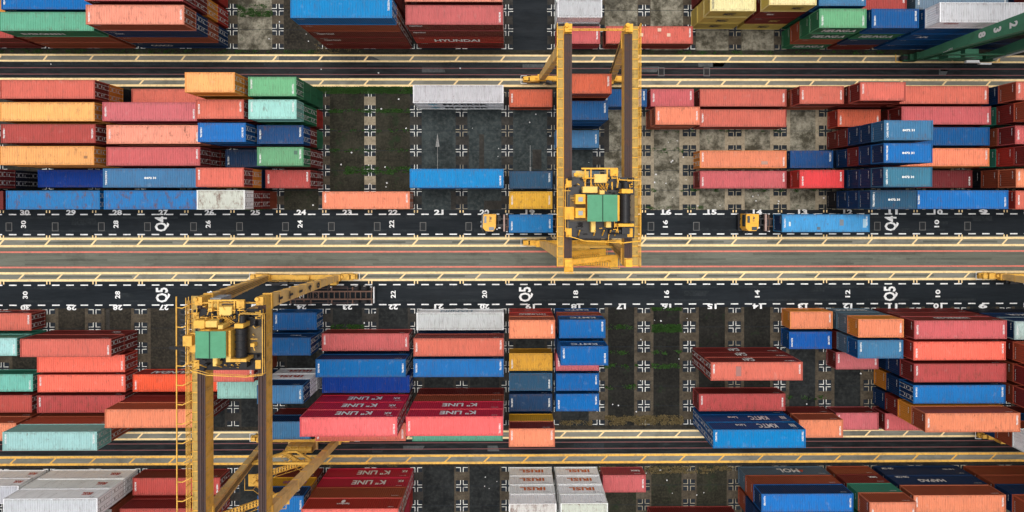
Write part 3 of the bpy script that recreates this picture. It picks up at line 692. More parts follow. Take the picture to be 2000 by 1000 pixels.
# ---------------------------------------------------------------- gantry cranes
def crane(cx, yn, ys, label, Y, hs=3.2, west_walk=True, east_walk=True, trolley=None, festoon=None, number='TTI40', nend=1.0, send=1.0, signs=False):
    r = empty('gantry_crane', (cx, (yn+ys)/2, 0), 0, label, 'gantry crane', 'rubber tyred gantry cranes over the blocks')
    oy = (yn+ys)/2; a, b = ys-oy, yn-oy                           # local y of the south and north runways
    G, T = Y['main'], Y['tan']; zt = 21.4
    for s in (-1, 1):
        g = MB(); x = s*hs; g.box(x-.4, x+.4, a-send, b+nend, zt-1.55, zt)
        g.m = 1
        for q in (-.32, .32): g.box(x+q-.06, x+q+.06, a-send, b+nend, zt-1.62, zt-1.56)
        yy = a-send+.5
        while yy < b+nend: g.m = 1; g.box(x-.42, x-.401, yy, yy+.08, zt-1.5, zt-.05); g.box(x+.401, x+.42, yy, yy+.08, zt-1.5, zt-.05); yy += 1.45
        gi = g.build('girder', [G, T], r)
        t = MB(); t.box(x-.42, x+.42, a-send+.9, b+nend-.9, zt, zt+.03)
        t.box(x-.05, x+.05, a-send+.9, b+nend-.9, zt+.03, zt+.15); t.box(x+.16, x+.22, a-send+.9, b+nend-.9, zt+.03, zt+.12)
        t.box(x-.30, x-.26, a-send+.9, b+nend-.9, zt+.03, zt+.10); yy = a-send+1.2
        while yy < b+nend-1: t.box(x-.2, x+.13, yy, yy+.14, zt+.03, zt+.07); yy += .9
        t.build('trolley_rail', RUST, gi)
        w_ = MB(); w_.box(x-.38, x+.38, b+nend-.85, b+nend, zt+.001, zt+.55); w_.box(x-.36, x+.36, a-send, a-send+.8, zt+.001, zt+.45)
        w_.cyl((x-.2, b+nend-.2, zt+.5), (x-.2, b+nend-.2, zt+.8), .22, 10)
        w_.build('end_buffer', Y['bright'], r)
        if (s < 0 and west_walk) or (s > 0 and east_walk):
            k = MB(); xi, xo = x+s*.42, x+s*1.17; xa, xb = min(xi, xo), max(xi, xo); yy = a-send
            k.box(xa, xa+.06, a-send, b+nend, zt-.35, zt-.25); k.box(xb-.06, xb, a-send, b+nend, zt-.35, zt-.25); i = 0
            while yy < b+nend-.05:
                k.box(xa+.06, xb-.06, yy, yy+.09, zt-.26, zt-.22); yy += 1.05
            k.m = 1; k.box(xa+.06, xb-.06, a-send, b+nend, zt-.30, zt-.28)
            k.build('walkway_grating', [Y['bright'], WALK], r)
            h = MB()
            for zz in (.25, .75): h.box(xo-.03, xo+.03, a-send, b+nend, zt+zz, zt+zz+.05)
            yy = a-send
            while yy < b+nend: h.box(xo-.03, xo+.03, yy, yy+.06, zt-.3, zt+.8); h.box(xa, xb, yy, yy+.05, zt-.36, zt-.31); yy += 1.05
            h.build('handrail', Y['bright'], r)
    # legs, sills, bogies
    for yy, e in ((a, 'south'), (b, 'north')):
        for s in (-1, 1):
            l = MB(); l.taper((s*(hs+1.75), yy, 1.9), (s*(hs+.0), yy, zt-1.4), .75, .75, .78, 1.45)
            lo = l.build('leg', T, r)
            c = MB(); c.box(s*hs-.5, s*hs+.5, yy-.85, yy+.85, zt-1.62, zt-1.3); c.build('leg_cap', G, lo)
            c = MB(); q = s*(hs+1.75); c.box(q-.55, q+.55, yy-.45, yy+.45, 1.5, 2.1); c.build('leg_foot', Y['bright'], lo)
            st_ = MB()
            for i in range(1, 9):
                u = i/9; x = s*(hs+1.75)*(1-u)+s*hs*u; z = 1.9*(1-u)+(zt-1.4)*u; st_.box(x-.40, x+.40, yy-(.42+.34*u), yy+(.42+.34*u), z-.03, z+.03)
            st_.build('leg_stiffener', G, lo)
            ca = MB()
            for dd in (-.2, 0, .2): ca.bar((s*(hs+1.75)-s*.42, yy+dd, 2.1), (s*hs-s*.45, yy+dd, zt-1.5), .04)
            ca.build('cable_run', BLK, lo)
        m = MB(); m.box(-hs-3.4, hs+3.4, yy-.32, yy+.32, 1.0, 1.5)
        m.m = 1; m.box(-hs-1, hs+1, yy-.38, yy-.33, 1.1, 1.2); m.box(-hs-1, hs+1, yy+.33, yy+.38, 1.3, 1.4)
        for q in (-3, -1.5, 0, 1.5, 3): m.box(q-.05, q+.05, yy-.36, yy+.36, .98, 1.53)
        m.build('sill_beam', [Y['bright'], G], r)
        for s in (-1, 1):
            q = s*(hs+2.9); bo = MB(); bo.box(q-.9, q+.9, yy-.42, yy-.30, .35, 1.0); bo.box(q-.9, q+.9, yy+.30, yy+.42, .35, 1.0); bo.box(q-.35, q+.35, yy-.42, yy+.42, .8, 1.35)
            bo.m = 1; bo.box(q+s*1.0-.3, q+s*1.0+.3, yy-.25, yy+.3, 1.0, 1.45); bo.cyl((q-s*.5, yy+.1, 1.5), (q-s*.5, yy+.1, 1.85), .22, 10)
            bg_ = bo.build('bogie', [G, Y['bright']], r)
            for k in (-.62, .62):
                wv = MB(); wv.cyl((q+k, yy-.25, .55), (q+k, yy+.25, .55), .55, 18); wv.m = 1; wv.cyl((q+k, yy-.27, .55), (q+k, yy+.27, .55), .26, 12); wv.build('wheel', [RUB, Y['tan']], bg_)
            bp = MB(); e_ = q+s*1.75
            bp.bar((q+s*.9, yy-.55, .7), (e_, yy-.55, .7), .06); bp.bar((e_, yy-.55, .7), (e_, yy+.55, .7), .06); bp.bar((q+s*.9, yy+.55, .7), (e_, yy+.55, .7), .06)
            bp.build('bumper_bar', WHT, bg_)
            dr = MB(); dr.box(q+s*1.15-.28, q+s*1.15+.28, yy-.35, yy+.05, .5, .95); dr.cyl((q+s*1.15-.3, yy+.2, .8), (q+s*1.15+.3, yy+.2, .8), .17, 10); dr.box(q-s*1.0-.25, q-s*1.0+.25, yy-.2, yy+.25, 1.5, 1.9)
            dr.build('drive_motor', Y['bright'], bg_)
        # electrical cabinets on the sill
        cb = MB()
        if yy == a: cb.box(s*0-hs-2.6, -hs-1.7, yy-.5, yy+.4, 1.5, 2.6)
        else: cb.box(hs+1.0, hs+1.9, yy-.95, yy-.4, 1.5, 2.5); cb.box(-.9, 1.1, yy-.3, yy+.3, 1.5, 1.9)
        cb.build('cabinet', Y['bright'], r)
        mc = MB(); rs = random.Random(int(yy*10)); sd = 1 if yy == a else -1
        for i in range(30):
            x = rs.uniform(-hs-1.4, hs+1.4); w2 = rs.uniform(.15, .7); o_ = yy+sd*rs.uniform(.45, .9); mc.box(x-w2, x+w2, o_-.18, o_+.2, rs.uniform(.7, 1.2), rs.uniform(1.3, 2.3))
            if i % 3 == 0: mc.cyl((x, o_, 1.2), (x+.5, o_, 1.4), .16, 8)
        mc.bar((-hs-2, yy+sd*.5, 1.0), (hs+2, yy+sd*.5, 1.0), .12); mc.build('sill_machinery', BLK, r)
        wk = MB(); wk.box(-hs-2.2, hs+2.2, yy+sd*.38-.03, yy+sd*.38+.03, 2.3, 2.36)
        for i in range(12): x = -hs-2.1+i*(2*hs+4.2)/11; wk.bar((x, yy+sd*.38, 1.4), (x, yy+sd*.38, 2.33), .05)
        wk.build('sill_handrail', Y['bright'], r)
    # power pack on the south sill
    pp = MB(); pp.box(-2.2, 2.0, a-1.5, a-.36, 1.0, 1.2); pp.box(-1.9, 1.7, a-1.4, a-.45, 1.2, 2.5); pp.m = 1; pp.cyl((-1.9, a-.92, 2.55), (1.7, a-.92, 2.55), .42, 14)
    for q in (-1.2, -.2, .8): pp.box(q, q+.12, a-1.42, a-.43, 1.2, 2.98)
    pp.build('power_pack', [Y['tan'], G], r)
    # north tie bar and stair tower between the south legs
    tb = MB(); tb.bar((-hs, b+nend-.6, zt+.25), (hs, b+nend-.6, zt+.25), .09); tb.bar((-hs, b+nend-.6, zt+.7), (hs, b+nend-.6, zt+.7), .05)
    for q in (-2, -1, 0, 1, 2): tb.bar((q, b+nend-.6, zt+.25), (q, b+nend-.6, zt+.7), .05)
    tb.build('tie_bar', Y['bright'], r)
    for k, (za, zb) in enumerate(((2.2, 6.4), (6.4, 10.6), (10.6, 14.8), (14.8, 19.2))):
        sm = MB(); yy = a-.75-(.0 if k % 2 else .75); xa, xb = (-2.4, 2.4) if k % 2 == 0 else (2.4, -2.4)
        for q in (-.32, .32): sm.bar((xa, yy+q, za), (xb, yy+q, zb), .05, .2)
        for i in range(19):
            u = (i+.5)/19; sm.box(min(xa+(xb-xa)*u-.11, xa+(xb-xa)*u+.11), xa+(xb-xa)*u+.11, yy-.3, yy+.3, za+(zb-za)*u, za+(zb-za)*u+.04)
        for q in (-.36, .36):
            sm.bar((xa, yy+q, za+.95), (xb, yy+q, zb+.95), .045)
            for i in range(6): u = i/5; sm.bar((xa+(xb-xa)*u, yy+q, za+(zb-za)*u), (xa+(xb-xa)*u, yy+q, za+(zb-za)*u+.95), .04)
        pl = 1 if xb > 0 else -1; sm.box(*sorted((xb, xb+pl*1.0)), a-1.9, a-.4, zb-.05, zb); sm.bar((xb+pl*1.0, a-1.9, zb+.95), (xb+pl*1.0, a-.4, zb+.95), .05); sm.bar((xb, a-1.9, zb+.95), (xb+pl, a-1.9, zb+.95), .05)
        sm.build('stair_flight', Y['bright'], r)
    br = MB()
    for s in (-1, 1): br.bar((s*4.3, a, 8.5), (s*.6, a, 5.2), .24)
    br.bar((-4.3, a, 8.5), (4.3, a, 8.5), .28); br.bar((-.6, a, 5.2), (.6, a, 5.2), .24)
    br.build('portal_brace', G, r)
    # festoon / cable track
    if festoon:
        ft = MB(); fx = festoon; ft.bar((fx, a-send, zt+.1), (fx, b+nend, zt+.1), .10)
        yy = a-send+1.3
        while yy < b+nend:
            ft.bar((fx, yy, zt+.1), (fx+.5, yy-.12, zt-.1), .09); ft.bar((fx+.5, yy-.12, zt-.1), (-hs-1.1, yy+.35, zt-.2), .09); yy += 2.05
        for q in (.85, 1.0, 1.12): ft.bar((fx+q, a-send, zt-.4), (fx+q, b+nend-.5, zt-.4), .045)
        ft.build('cable_track', Y['bright'], r)
        cl = MB(); yy = b+nend-1.4
        while yy > oy*0+b-6.5:
            cl.cyl((fx+.12, yy, zt-.4), (-hs-1.2, yy-.3, zt-.55), .10, 6); yy -= .55
        cl.build('cable_loops', BLK, r)
        ar = MB(); ar.bar((fx-.6, trolley-oy-1.0, zt+.2), (-hs-1.0, trolley-oy-1.1, zt+.3), .3); ar.build('trolley_tow_arm', BLK, r)
    # numbers down the outer faces of the north legs
    if number:
        for i, ch in enumerate(number):
            u = .90-.13*i if number == 'TTI40' else .75-.1*i
            x = (hs+1.75)*(1-u)+hs*u; z = 1.9*(1-u)+(zt-1.4)*u; s = 1
            text('lettering', ch, 1.35, (x+.50, b, z), (pi/2, 0, pi/2), BK, r, .05)
    if signs:
        sg = MB(); sg.box(hs-1.55, hs-.55, b+nend-1.4, b+nend-1.3, zt-4.6, zt+.2); so_ = sg.build('number_board', Y['tan'], r)
        for i, ch in enumerate('TTI40'): text('lettering', ch, .75, (hs-1.05, b+nend-1.29, zt-.4-.85*i), (pi/2, 0, pi), BK, so_, .04)
    if trolley is None: return r
    # trolley with machine house
    ty = trolley-oy; z0 = zt+.45; tf = MB()
    for yy in (ty-2.3, ty+2.3): tf.box(-hs-.35, hs+.45, yy-.2, yy+.2, z0-.1, z0+.35)
    for x in (-hs+.1, -1.5, 1.5, hs-.1): tf.box(x-.12, x+.12, ty-2.1, ty+2.1, z0, z0+.3)
    for sx in (-1, 1):
        for sy in (-1, 1): tf.box(sx*hs-.28, sx*hs+.28, ty+sy*2.6-.45, ty+sy*2.6+.45, zt+.16, z0+.5)
    t = tf.build('trolley', Y['bright'], r)
    dk = MB(); dk.box(-hs-.2, hs+.5, ty-2.9, ty+1.9, z0+.36, z0+.40); dk.build('deck_plate', DECK, t)
    mh = MB(); hx0, hx1, hy0, hy1 = -1.6+Y.get('rx', 0), 1.45+Y.get('rx', 0), ty-1.35, ty+1.35
    mh.box(hx0+.08, hx1-.08, hy0+.08, hy1-.08, z0+.41, z0+2.45)
    for q in (hy0+.03, hy1-.05): mh.box(hx0+.2, hx0+1.1, q-.04, q+.06, z0+.9, z0+1.9)
    mh.build('machine_house', Y['bright'], t)
    rf = MB(); n = 26; vs = []; fs = []; mid = (hx0+hx1)/2
    for half, (xa, xb, za, zb) in enumerate(((hx0, mid-.02, 2.5, 2.66), (mid+.02, hx1, 2.66, 2.5))):
        base = len(vs)
        for i in range(n*4+1):
            yy = hy0+(hy1-hy0)*i/(n*4); dz = (0, 0, .05, .05)[i % 4]; vs += [(xa, yy, z0+za+dz), (xb, yy, z0+zb+dz)]
        for i in range(n*4): fs.append((base+2*i, base+2*i+1, base+2*i+3, base+2*i+2))
    rf.add(vs, fs); rf.box(hx0+.02, hx1-.02, hy0+.02, hy1-.02, z0+2.40, z0+2.49); rf.build('house_roof', GRNR, t)
    rg = MB(); rg.box(mid-.05, mid+.05, hy0-.02, hy1+.02, z0+2.70, z0+2.74); rg.build('roof_ridge', GRND, t)
    dm = MB(); dx = hx1+1.0
    dm.cyl((dx, ty-1.5, z0+1.35), (dx, ty+1.4, z0+1.35), .52, 24)
    for i, q in enumerate((-1.5, -.75, 0, .75, 1.3)): dm.cyl((dx, ty+q, z0+1.35), (dx, ty+q+.1, z0+1.35), .62, 24)
    for i in range(18): dm.cyl((dx, ty-1.4+i*.155, z0+1.35), (dx, ty-1.33+i*.155, z0+1.35), .55, 20)
    dm.build('hoist_drum', BLK, t)
    dh = MB(); dh.box(dx-.8, dx+.8, ty-1.9, ty-1.6, z0+.4, z0+2.0); dh.box(dx-.45, dx+.45, ty+1.5, ty+1.95, z0+.4, z0+1.9); dh.box(hx1+.05, hx1+.28, ty-1.3, ty+1.3, z0+.4, z0+2.1); dh.build('drum_housing', Y['bright'], t)
    mt_ = MB(); mt_.cyl((dx+.1, ty+1.9, z0+1.3), (dx+.1, ty+2.7, z0+1.3), .33, 14); mt_.box(dx-.3, dx+.5, ty-2.7, ty-2.0, z0+.4, z0+1.3); mt_.cyl((dx-1.6, ty-2.4, z0+.9), (dx-.4, ty-2.4, z0+.9), .35, 12); mt_.build('hoist_motor', BLK, t)
    for i, q in enumerate((-.95, .45)):
        e = MB(); bx = hx0-.62
        if Y.get('boxes', 'w') == 'w': e.box(bx-.5, bx+.5, ty+q-.05, ty+q+.95, z0+.4, z0+2.0); e.m = 1; e.box(bx-.22, bx+.22, ty+q+.22, ty+q+.66, z0+2.0, z0+2.12)
        else: e.box(bx-1.0+i*1.1, bx-.1+i*1.3, ty-.3+i*1.8, ty+.7+i*1.6, z0+.4, z0+1.9)
        e.build('electrical_cabinet', [Y['bright'], GREYP], t)
    for bx in ((-1.9, -.4, ty+1.55, ty+2.2, z0+.4, z0+1.7), (-.6, .7, ty+2.6, ty+3.5, z0-.2, z0+.9), (-2.4, -1.0, ty+2.4, ty+3.9, z0-.5, z0-.35), (-.2, .3, ty+1.4, ty+1.8, z0+.4, z0+1.9), (-1.0, -.55, ty-2.5, ty-1.4, z0+.4, z0+1.4), (.5, 1.0, ty-2.0, ty-1.4, z0+.4, z0+1.7)):
        hd = MB(); hd.box(*bx); hd.box(bx[0]+.06, bx[1]-.06, bx[2]+.06, bx[3]-.06, bx[5], bx[5]+.05); hd.build('gear_housing', Y['pale'], t)
    fr = MB()
    for x in (-1.5, -.9, .8, 1.3): fr.bar((x, ty+1.9, z0+.5), (x, ty+4.1, z0+.5), .14)
    fr.bar((-1.9, ty+4.1, z0+.55), (1.9, ty+4.1, z0+.55), .16); fr.bar((-1.9, ty+3.1, z0+.7), (1.9, ty+3.1, z0+.7), .1); fr.box(1.1, 1.9, ty+3.3, ty+4.1, z0+.5, z0+.75)
    for i in range(6): fr.bar((-.5+i*.28, ty+2.5, z0+.9), (.1+i*.1, ty+1.9, z0+.2), .06)
    for q in (-.35, -.05, .25, .55): fr.bar((q-.5, ty+2.4, z0+.9), (q+.2, ty+1.75, z0+.4), .07)
    fr.build('sheave_frame', Y['bright'], t)
    rnd_ = random.Random(5)
    pc = MB(); pc.box(-hs, hs+.45, ty+1.35, ty+3.2, z0+.38, z0+.425); pc.box(-hs, hs+.45, ty-3.2, ty-1.4, z0+.38, z0+.425); pc.box(-hs-.1, -hs+.1, ty-1.4, ty+1.35, z0+.39, z0+.43)
    for i in range(46):
        x = rnd_.uniform(-hs+.1, hs+.3); yy = ty+rnd_.choice((-1, 1, 1))*rnd_.uniform(1.45, 3.1); l = rnd_.uniform(.12, .5); w2 = rnd_.uniform(.1, .35); zb = z0+.42
        if rnd_.random() < .5: pc.box(x-l/2, x+l/2, yy-w2/2, yy+w2/2, zb, zb+rnd_.uniform(.2, .9))
        else: pc.cyl((x-l/2, yy, zb+.25), (x+l/2, yy, zb+.25), w2*.5, 8)
    pc.build('small_machinery', [BLK], t)
    py = MB()
    for i in range(40):
        x = rnd_.uniform(-hs-.1, hs+.3); yy = ty+rnd_.uniform(-3.0, 3.6); zb = z0+rnd_.uniform(.7, 1.5)
        if hx0-.1 < x < hx1+1.7 and ty-1.6 < yy < ty+1.5: continue
        if i % 2: py.bar((x, yy, zb), (x+rnd_.uniform(-1.2, 1.2), yy, zb), .07)
        else: py.bar((x, yy, zb), (x+rnd_.uniform(-.3, .3), yy+rnd_.uniform(-.9, .9), zb), .07)
        py.bar((x, yy, z0+.3), (x, yy, zb), .06)
        if i % 5 == 0: py.box(x-.2, x+.2, yy-.15, yy+.2, z0+.4, z0+1.1)
    py.build('pipework', Y['bright'], t)
    cb = MB(); cb.box(-3.0, -1.6, ty+2.5, ty+4.0, z0-3.6, z0-1.4); cbo = cb.build('operator_cab', GREYP, t)
    rl_ = MB()
    P_ = [(-hs-.1, ty-2.9), (-1.6, ty-3.4), (2.4, ty-3.6), (hs+.9, ty-3.4), (hs+.9, ty+2.8), (hs-1.4, ty+2.9), (hs-1.5, ty+2.1)]
    for p, q in zip(P_, P_[1:]):
        rl_.bar((*p, z0+1.45), (*q, z0+1.45), .08); rl_.bar((*p, z0+.95), (*q, z0+.95), .05); rl_.bar((*p, z0+.4), (*p, z0+1.45), .06)
    for x in (-2.2, -.6, .3, 1.0, 1.6): rl_.bar((x, ty-2.9, z0+.4), (x, ty-2.3, z0+1.6), .10)
    for yy in (-2.4, -.8, .8, 2.2): rl_.bar((-hs-.45, ty+yy, z0+.3), (-hs-.45, ty+yy, z0+1.2), .06)
    rl_.bar((-hs-.45, ty-2.4, z0+1.2), (-hs-.45, ty+2.2, z0+1.2), .06); rl_.box(-hs-.5, -hs+.5, ty-1.2, ty+.1, z0+.35, z0+.9)
    rl_.build('trolley_railing', Y['bright'], t)
    sp = MB(); sp.box(-2.4, 2.4, ty-.3+3.0, ty+.3+3.0, 14.0, 14.5)
    for sx in (-2.2, 2.2): sp.box(sx-.2, sx+.2, ty+1.8, ty+4.2, 13.7, 14.0); sp.cyl((sx*.6, ty+3.0, 14.5), (sx*.4, ty+3.0, z0), .03, 6)
    return r
WALK = plain('worn_walkway_mesh', (.46, .31, .09), .7, 0, .9, (.08, .05, .025), 2.2)
DECK = plain('dirty_deck_plate', (.16, .12, .07), .7, .0, .8, (.03, .025, .02), 1.5)
PALE = plain('crane_pale_yellow', hx('f2cc70', .9), .5, 0, .35, (.12, .07, .03), 1.5)
Y1 = dict(main=YEL, tan=TAN, bright=YEL2, pale=PALE, rx=.05)
Y2 = dict(main=YEL, tan=TAN, bright=YEL, pale=PALE, rx=-.55, boxes='x')
crane(9.17, 17.35, -6.0, 'yellow gantry crane straddling the Q4 block, green roofed trolley over the truck lane', Y1, trolley=-.75, number='', nend=1.25, send=1.0)
crane(-29.65, -10.85, -33.9, 'yellow gantry crane over the Q5 block with cable track along its left girder', Y2, east_walk=False, trolley=-14.45, festoon=-5.75, number='TTI40', nend=.75, send=1.2, signs=True)
crane(74.9, -10.85, -33.9, 'yellow gantry crane at the right edge, mostly outside, its wheels on the runway', Y2, trolley=None, number='A3', nend=.75)

# green crane at the top right: only its south end reaches into the view
def green_crane():
    r = empty('gantry_crane', (62.8, 20.5, 0), 0, 'green gantry crane leaning in at top right with white numbers on its leg', 'gantry crane', 'rubber tyred gantry cranes over the blocks')
    for s in (-1, 1):
        l = MB(); l.taper((s*4.9, 0, 1.9), (s*3.5, 0, 21.), .8, .8, .95, 2.3); lo = l.build('leg', GRNC, r)
        c = MB(); c.box(s*4.9-.6, s*4.9+.6, -.5, .5, 1.5, 2.2); c.build('leg_foot', GRND, lo)
        w_ = MB(); w_.cyl((s*4.9+.5, -.5, 2.2), (s*3.5+.6, -1.2, 20), .13, 8); w_.build('cable_pipe', WHT if s > 0 else GRND, lo)
        if s < 0:
            for i, ch in enumerate('238'):
                u = .74-.105*i; x = -4.9*(1-u)-3.5*u; z = 1.9*(1-u)+21*u
                text('lettering', ch, 1.35, (x-.50, 0, z), (pi/2, 0, -pi/2), WH, r, .05)
            text('lettering', 'Crane RTG', .35, (-4.95, -.55, 7.), (pi/2, -pi/2, -pi/2), WH, r, .03)
        g = MB(); g.box(s*3.5-.5, s*3.5+.5, -1.2, 25, 19.8, 21.4); g.build('girder', GRNC, r)
        q = s*5.6; bo = MB(); bo.box(q-1.0, q+1.0, -.45, -.3, .35, 1.0); bo.box(q-1.0, q+1.0, .3, .45, .35, 1.0); bo.box(q-.4, q+.4, -.4, .4, .9, 1.5); bg_ = bo.build('bogie', GRND, r)
        for k in (-.62, .62):
            wv = MB(); wv.cyl((q+k, -.25, .55), (q+k, .25, .55), .55, 18); wv.m = 1; wv.cyl((q+k, -.27, .55), (q+k, .27, .55), .26, 12); wv.build('wheel', [RUB, GREYP], bg_)
        bp = MB(); bp.bar((q+s*1.0, -.55, .7), (q+s*1.9, -.55, .7), .07); bp.bar((q+s*1.9, -.55, .7), (q+s*1.9, .5, .7), .07); bp.build('bumper_bar', YEL2, bg_)
    m = MB(); m.box(-5.2, 5.2, -.35, .35, 1.0, 1.6); m.build('sill_beam', GRNC, r)
    c = MB(); c.box(-2.0, -.3, -.6, .5, 1.6, 3.4); c.build('cabinet', GRNC, r); c = MB(); c.box(.0, 1.9, -.6, .5, 1.6, 3.8); c.build('cabinet', GRNC, r)
    c = MB(); c.box(1.2, 3.0, -1.1, -.75, 2.2, 2.6); c.bar((3.0, -.9, 2.4), (3.8, -1.0, 1.6), .25); c.bar((3.8, -1.0, 1.6), (5.6, -1.0, 1.5), .25); c.build('exhaust_pipe', WHT, r)
    p = MB(); p.box(-4.4, 4.4, -.75, -.55, 5.0, 5.3); p.build('hose', GRND, r)
green_crane()

# ---------------------------------------------------------------- vehicles
def tractor(x, y, label):
    """terminal tractor heading to -x; x is the middle of the cab"""
    r = empty('terminal_tractor', (x, y, 0), 0, label, 'truck', 'yard trucks waiting in lane Q4')
    c = MB(); pts = [(-.95, -.75), (-.55, -1.2), (.55, -1.2), (.85, -.7), (.9, 1.15), (-.85, 1.15)]
    lo = [(a*1.04, b*1.03, .75) for a, b in pts]; hi = [(a, b, 2.75) for a, b in pts]; n = len(pts)
    c.add(lo+hi, [tuple(range(n))[::-1], tuple(range(n, 2*n))]+[(i, (i+1) % n, n+(i+1) % n, n+i) for i in range(n)])
    c.box(-.6, .75, -.1, .95, 2.75, 2.86); cab = c.build('cab', CAB, r)
    w_ = MB(); w_.box(-.985, -.9, -.6, 1.05, 1.6, 2.55); w_.box(-.45, .45, -1.26, -1.17, 1.6, 2.5); w_.box(-.1, .62, -1.1, -.62, 2.752, 2.80); w_.build('window', GLASS, cab)
    v = MB(); v.box(-.75, -.42, -.05, .9, 2.87, 2.90); v.build('roof_window', GLASS, cab)
    text('lettering', 'TT1', .42, (.15, .4, 2.865), (0, 0, pi/2), BK, cab, .03); text('lettering', '47', .42, (.15, .65, 2.866), (0, 0, pi/2), BK, cab, .03)
    m = MB()
    for a in ((-.5, -1.5, .55), (-.6, 1.4, .55)): m.box(a[0]-.1, a[0]+.1, a[1]-.1, a[1]+.1, 1.9, 2.2)
    m.box(-1.0, -.9, -1.45, -1.15, 2.0, 2.3); m.build('mirror', BLK, cab)
    f = MB(); f.box(-1.0, 4.0, -.55, -.35, .75, 1.0); f.box(-1.0, 4.0, .35, .55, .75, 1.0)
    for q in (1.1, 1.9, 2.7, 3.6): f.box(q, q+.15, -.5, .5, .78, .97)
    f.box(-1.25, -1.0, -1.15, 1.15, .5, .85); f.build('chassis', BLK, r)
    fw = MB(); fw.cyl((2.9, 0, 1.0), (2.9, 0, 1.12), .55, 18); fw.box(2.4, 3.5, -.35, .35, 1.0, 1.06); fw.build('fifth_wheel', DKST, r)
    e = MB(); e.box(1.05, 1.75, -.95, -.6, .6, 1.25); e.cyl((1.2, .85, .6), (1.2, .85, 2.6), .09, 8); e.cyl((1.3, -.8, 1.3), (1.75, -.8, 1.3), .16, 10); e.box(1.1, 1.5, .2, .9, 1.0, 1.5); e.build('engine_unit', DKST, r)
    ln_ = MB(); ln_.box(1.2, 1.5, -.9, -.7, 1.5, 1.62); ln_.cyl((1.0, -1.0, 1.3), (1.0, -1.0, 1.45), .1, 8); ln_.build('lamp', WHT, r)
    for q, k in ((-.2, 1), (2.9, 2)):
        for s in (-1, 1):
            wv = MB(); y0 = s*1.15; y1 = s*(1.15-.28*k); wv.cyl((q, y0, .52), (q, y1, .52), .52, 18); wv.m = 1; wv.cyl((q, y0+s*.02, .52), (q, y0, .52), .24, 12); wv.build('wheel', [RUB, WHT], r)
    return r
def trailer(x0, x1, y, label, full=True, mat=CHAS):
    r = empty('container_trailer', (x0, y, 0), 0, label, 'trailer', 'container trailers in the lanes'); L = x1-x0
    f = MB()
    for s in (-1, 1): f.box(0, L, s*.55-.09, s*.55+.09, 1.0, 1.32)
    q = .3
    while q < L-.2: f.box(q, q+.1, -.46, .46, 1.08, 1.25); q += .75
    for q in (.1, L*.25, L*.5, L*.75, L-.25):
        f.box(q, q+.16, -1.2, -.65, 1.15, 1.33); f.box(q, q+.16, .65, 1.2, 1.15, 1.33)
    f.build('frame', mat, r)
    g = MB()
    if not full:
        for (a, b) in ((.9, 3.0), (5.5, 8.3)):
            g.bar((a, -1.22, 1.35), (b, -1.22, 1.35), .08); g.bar((a, 1.22, 1.35), (b, 1.22, 1.35), .08); g.bar((a, -1.22, 1.35), (a, 1.22, 1.35), .08); g.bar((b, -1.22, 1.35), (b, 1.22, 1.35), .08)
        g.bar((0, .98, 1.3), (L-2.5, .98, 1.3), .05); g.bar((0, -1.02, 1.3), (L-2.5, -1.02, 1.3), .05)
        g.bar((3.5, -.45, 1.2), (4.5, .45, 1.2), .05); g.bar((4.5, -.45, 1.2), (3.5, .45, 1.2), .05)
        g.build('guide_frame', RUST, r)
    gg = MB()
    for q in (.1, L*.5, L-.25): gg.box(q-.05, q+.16, -1.28, -1.18, 1.2, 1.55); gg.box(q-.05, q+.16, 1.18, 1.28, 1.2, 1.55)
    gg.build('corner_guide', WHT, r)
    bmp = MB(); bmp.box(L, L+.14, -1.15, 1.15, .7, 1.1) if not full else bmp.box(-.35, -.12, -1.2, 1.2, 1.0, 1.4); bmp.build('bumper', WHT if not full else BOARD, r)
    for q in (L-2.6, L-1.4):
        for s in (-1, 1):
            wv = MB(); wv.cyl((q, s*1.2, .5), (q, s*.65, .5), .5, 18); wv.m = 1; wv.cyl((q, s*1.23, .5), (q, s*1.2, .5), .2, 12); wv.build('wheel', [RUB, WHT], r)
    lg = MB()
    for s in (-1, 1): lg.box(1.9, 2.1, s*.8-.08, s*.8+.08, .0 if not full else .35, 1.1)
    lg.build('landing_leg', mat, r); return r
BOARD = plain('rusty_pink_board', (.42, .30, .26), .6, 0, .6, (.25, .08, .04), 3)
tractor(-3.1, -3.05, 'yellow yard truck beside number 20, pulling the short blue container')
trailer(-.85, 6.6, -3.17, 'dark trailer carrying the short blue container behind the truck at number 20')
container(2.62, -3.17, 1.36, 1, 2.59, 'L', rgb('1878b4'), .35, 'short azure blue container riding on a trailer below the yellow container at 19', 'containers on trailers', roofnum=(1, 1))
tractor(33.75, -3.05, 'yellow yard truck beside number 14 pulling the long sky blue container')
trailer(36.5, 49.8, -3.14, 'dark trailer under the long sky blue container at numbers 13 and 12')
skyc = container(43.4, -3.14, 1.36, 2, 2.59, 'N', rgb('4aa0d8'), .6, 'long sky blue container with patched roof riding on a trailer below 13 and 12', 'containers on trailers', roofnum=(1, 1))
for (px_, py_, w2, h2, pc_) in ((2.2, .1, .55, .85, (.16, .19, .22)), (-1.0, -.7, .45, .4, (.08, .12, .16)), (-5.0, -.1, .25, .6, (.55, .62, .62)), (5.4, 0, .5, 1.2, (.30, .48, .60))):
    q = MB(); q.box(px_-w2/2, px_+w2/2, py_-h2/2, py_+h2/2, HU-.03, HU+.004); o = q.build('roof_patch', LETTER, skyc); o.color = (*pc_, 1)
trailer(-31.6, -19.75, -13.45, 'empty rusty skeleton trailer parked in lane Q5 under the crane leg', full=False)
tr = trailer(-26, -18, -13.45, 'x', full=False) if False else None

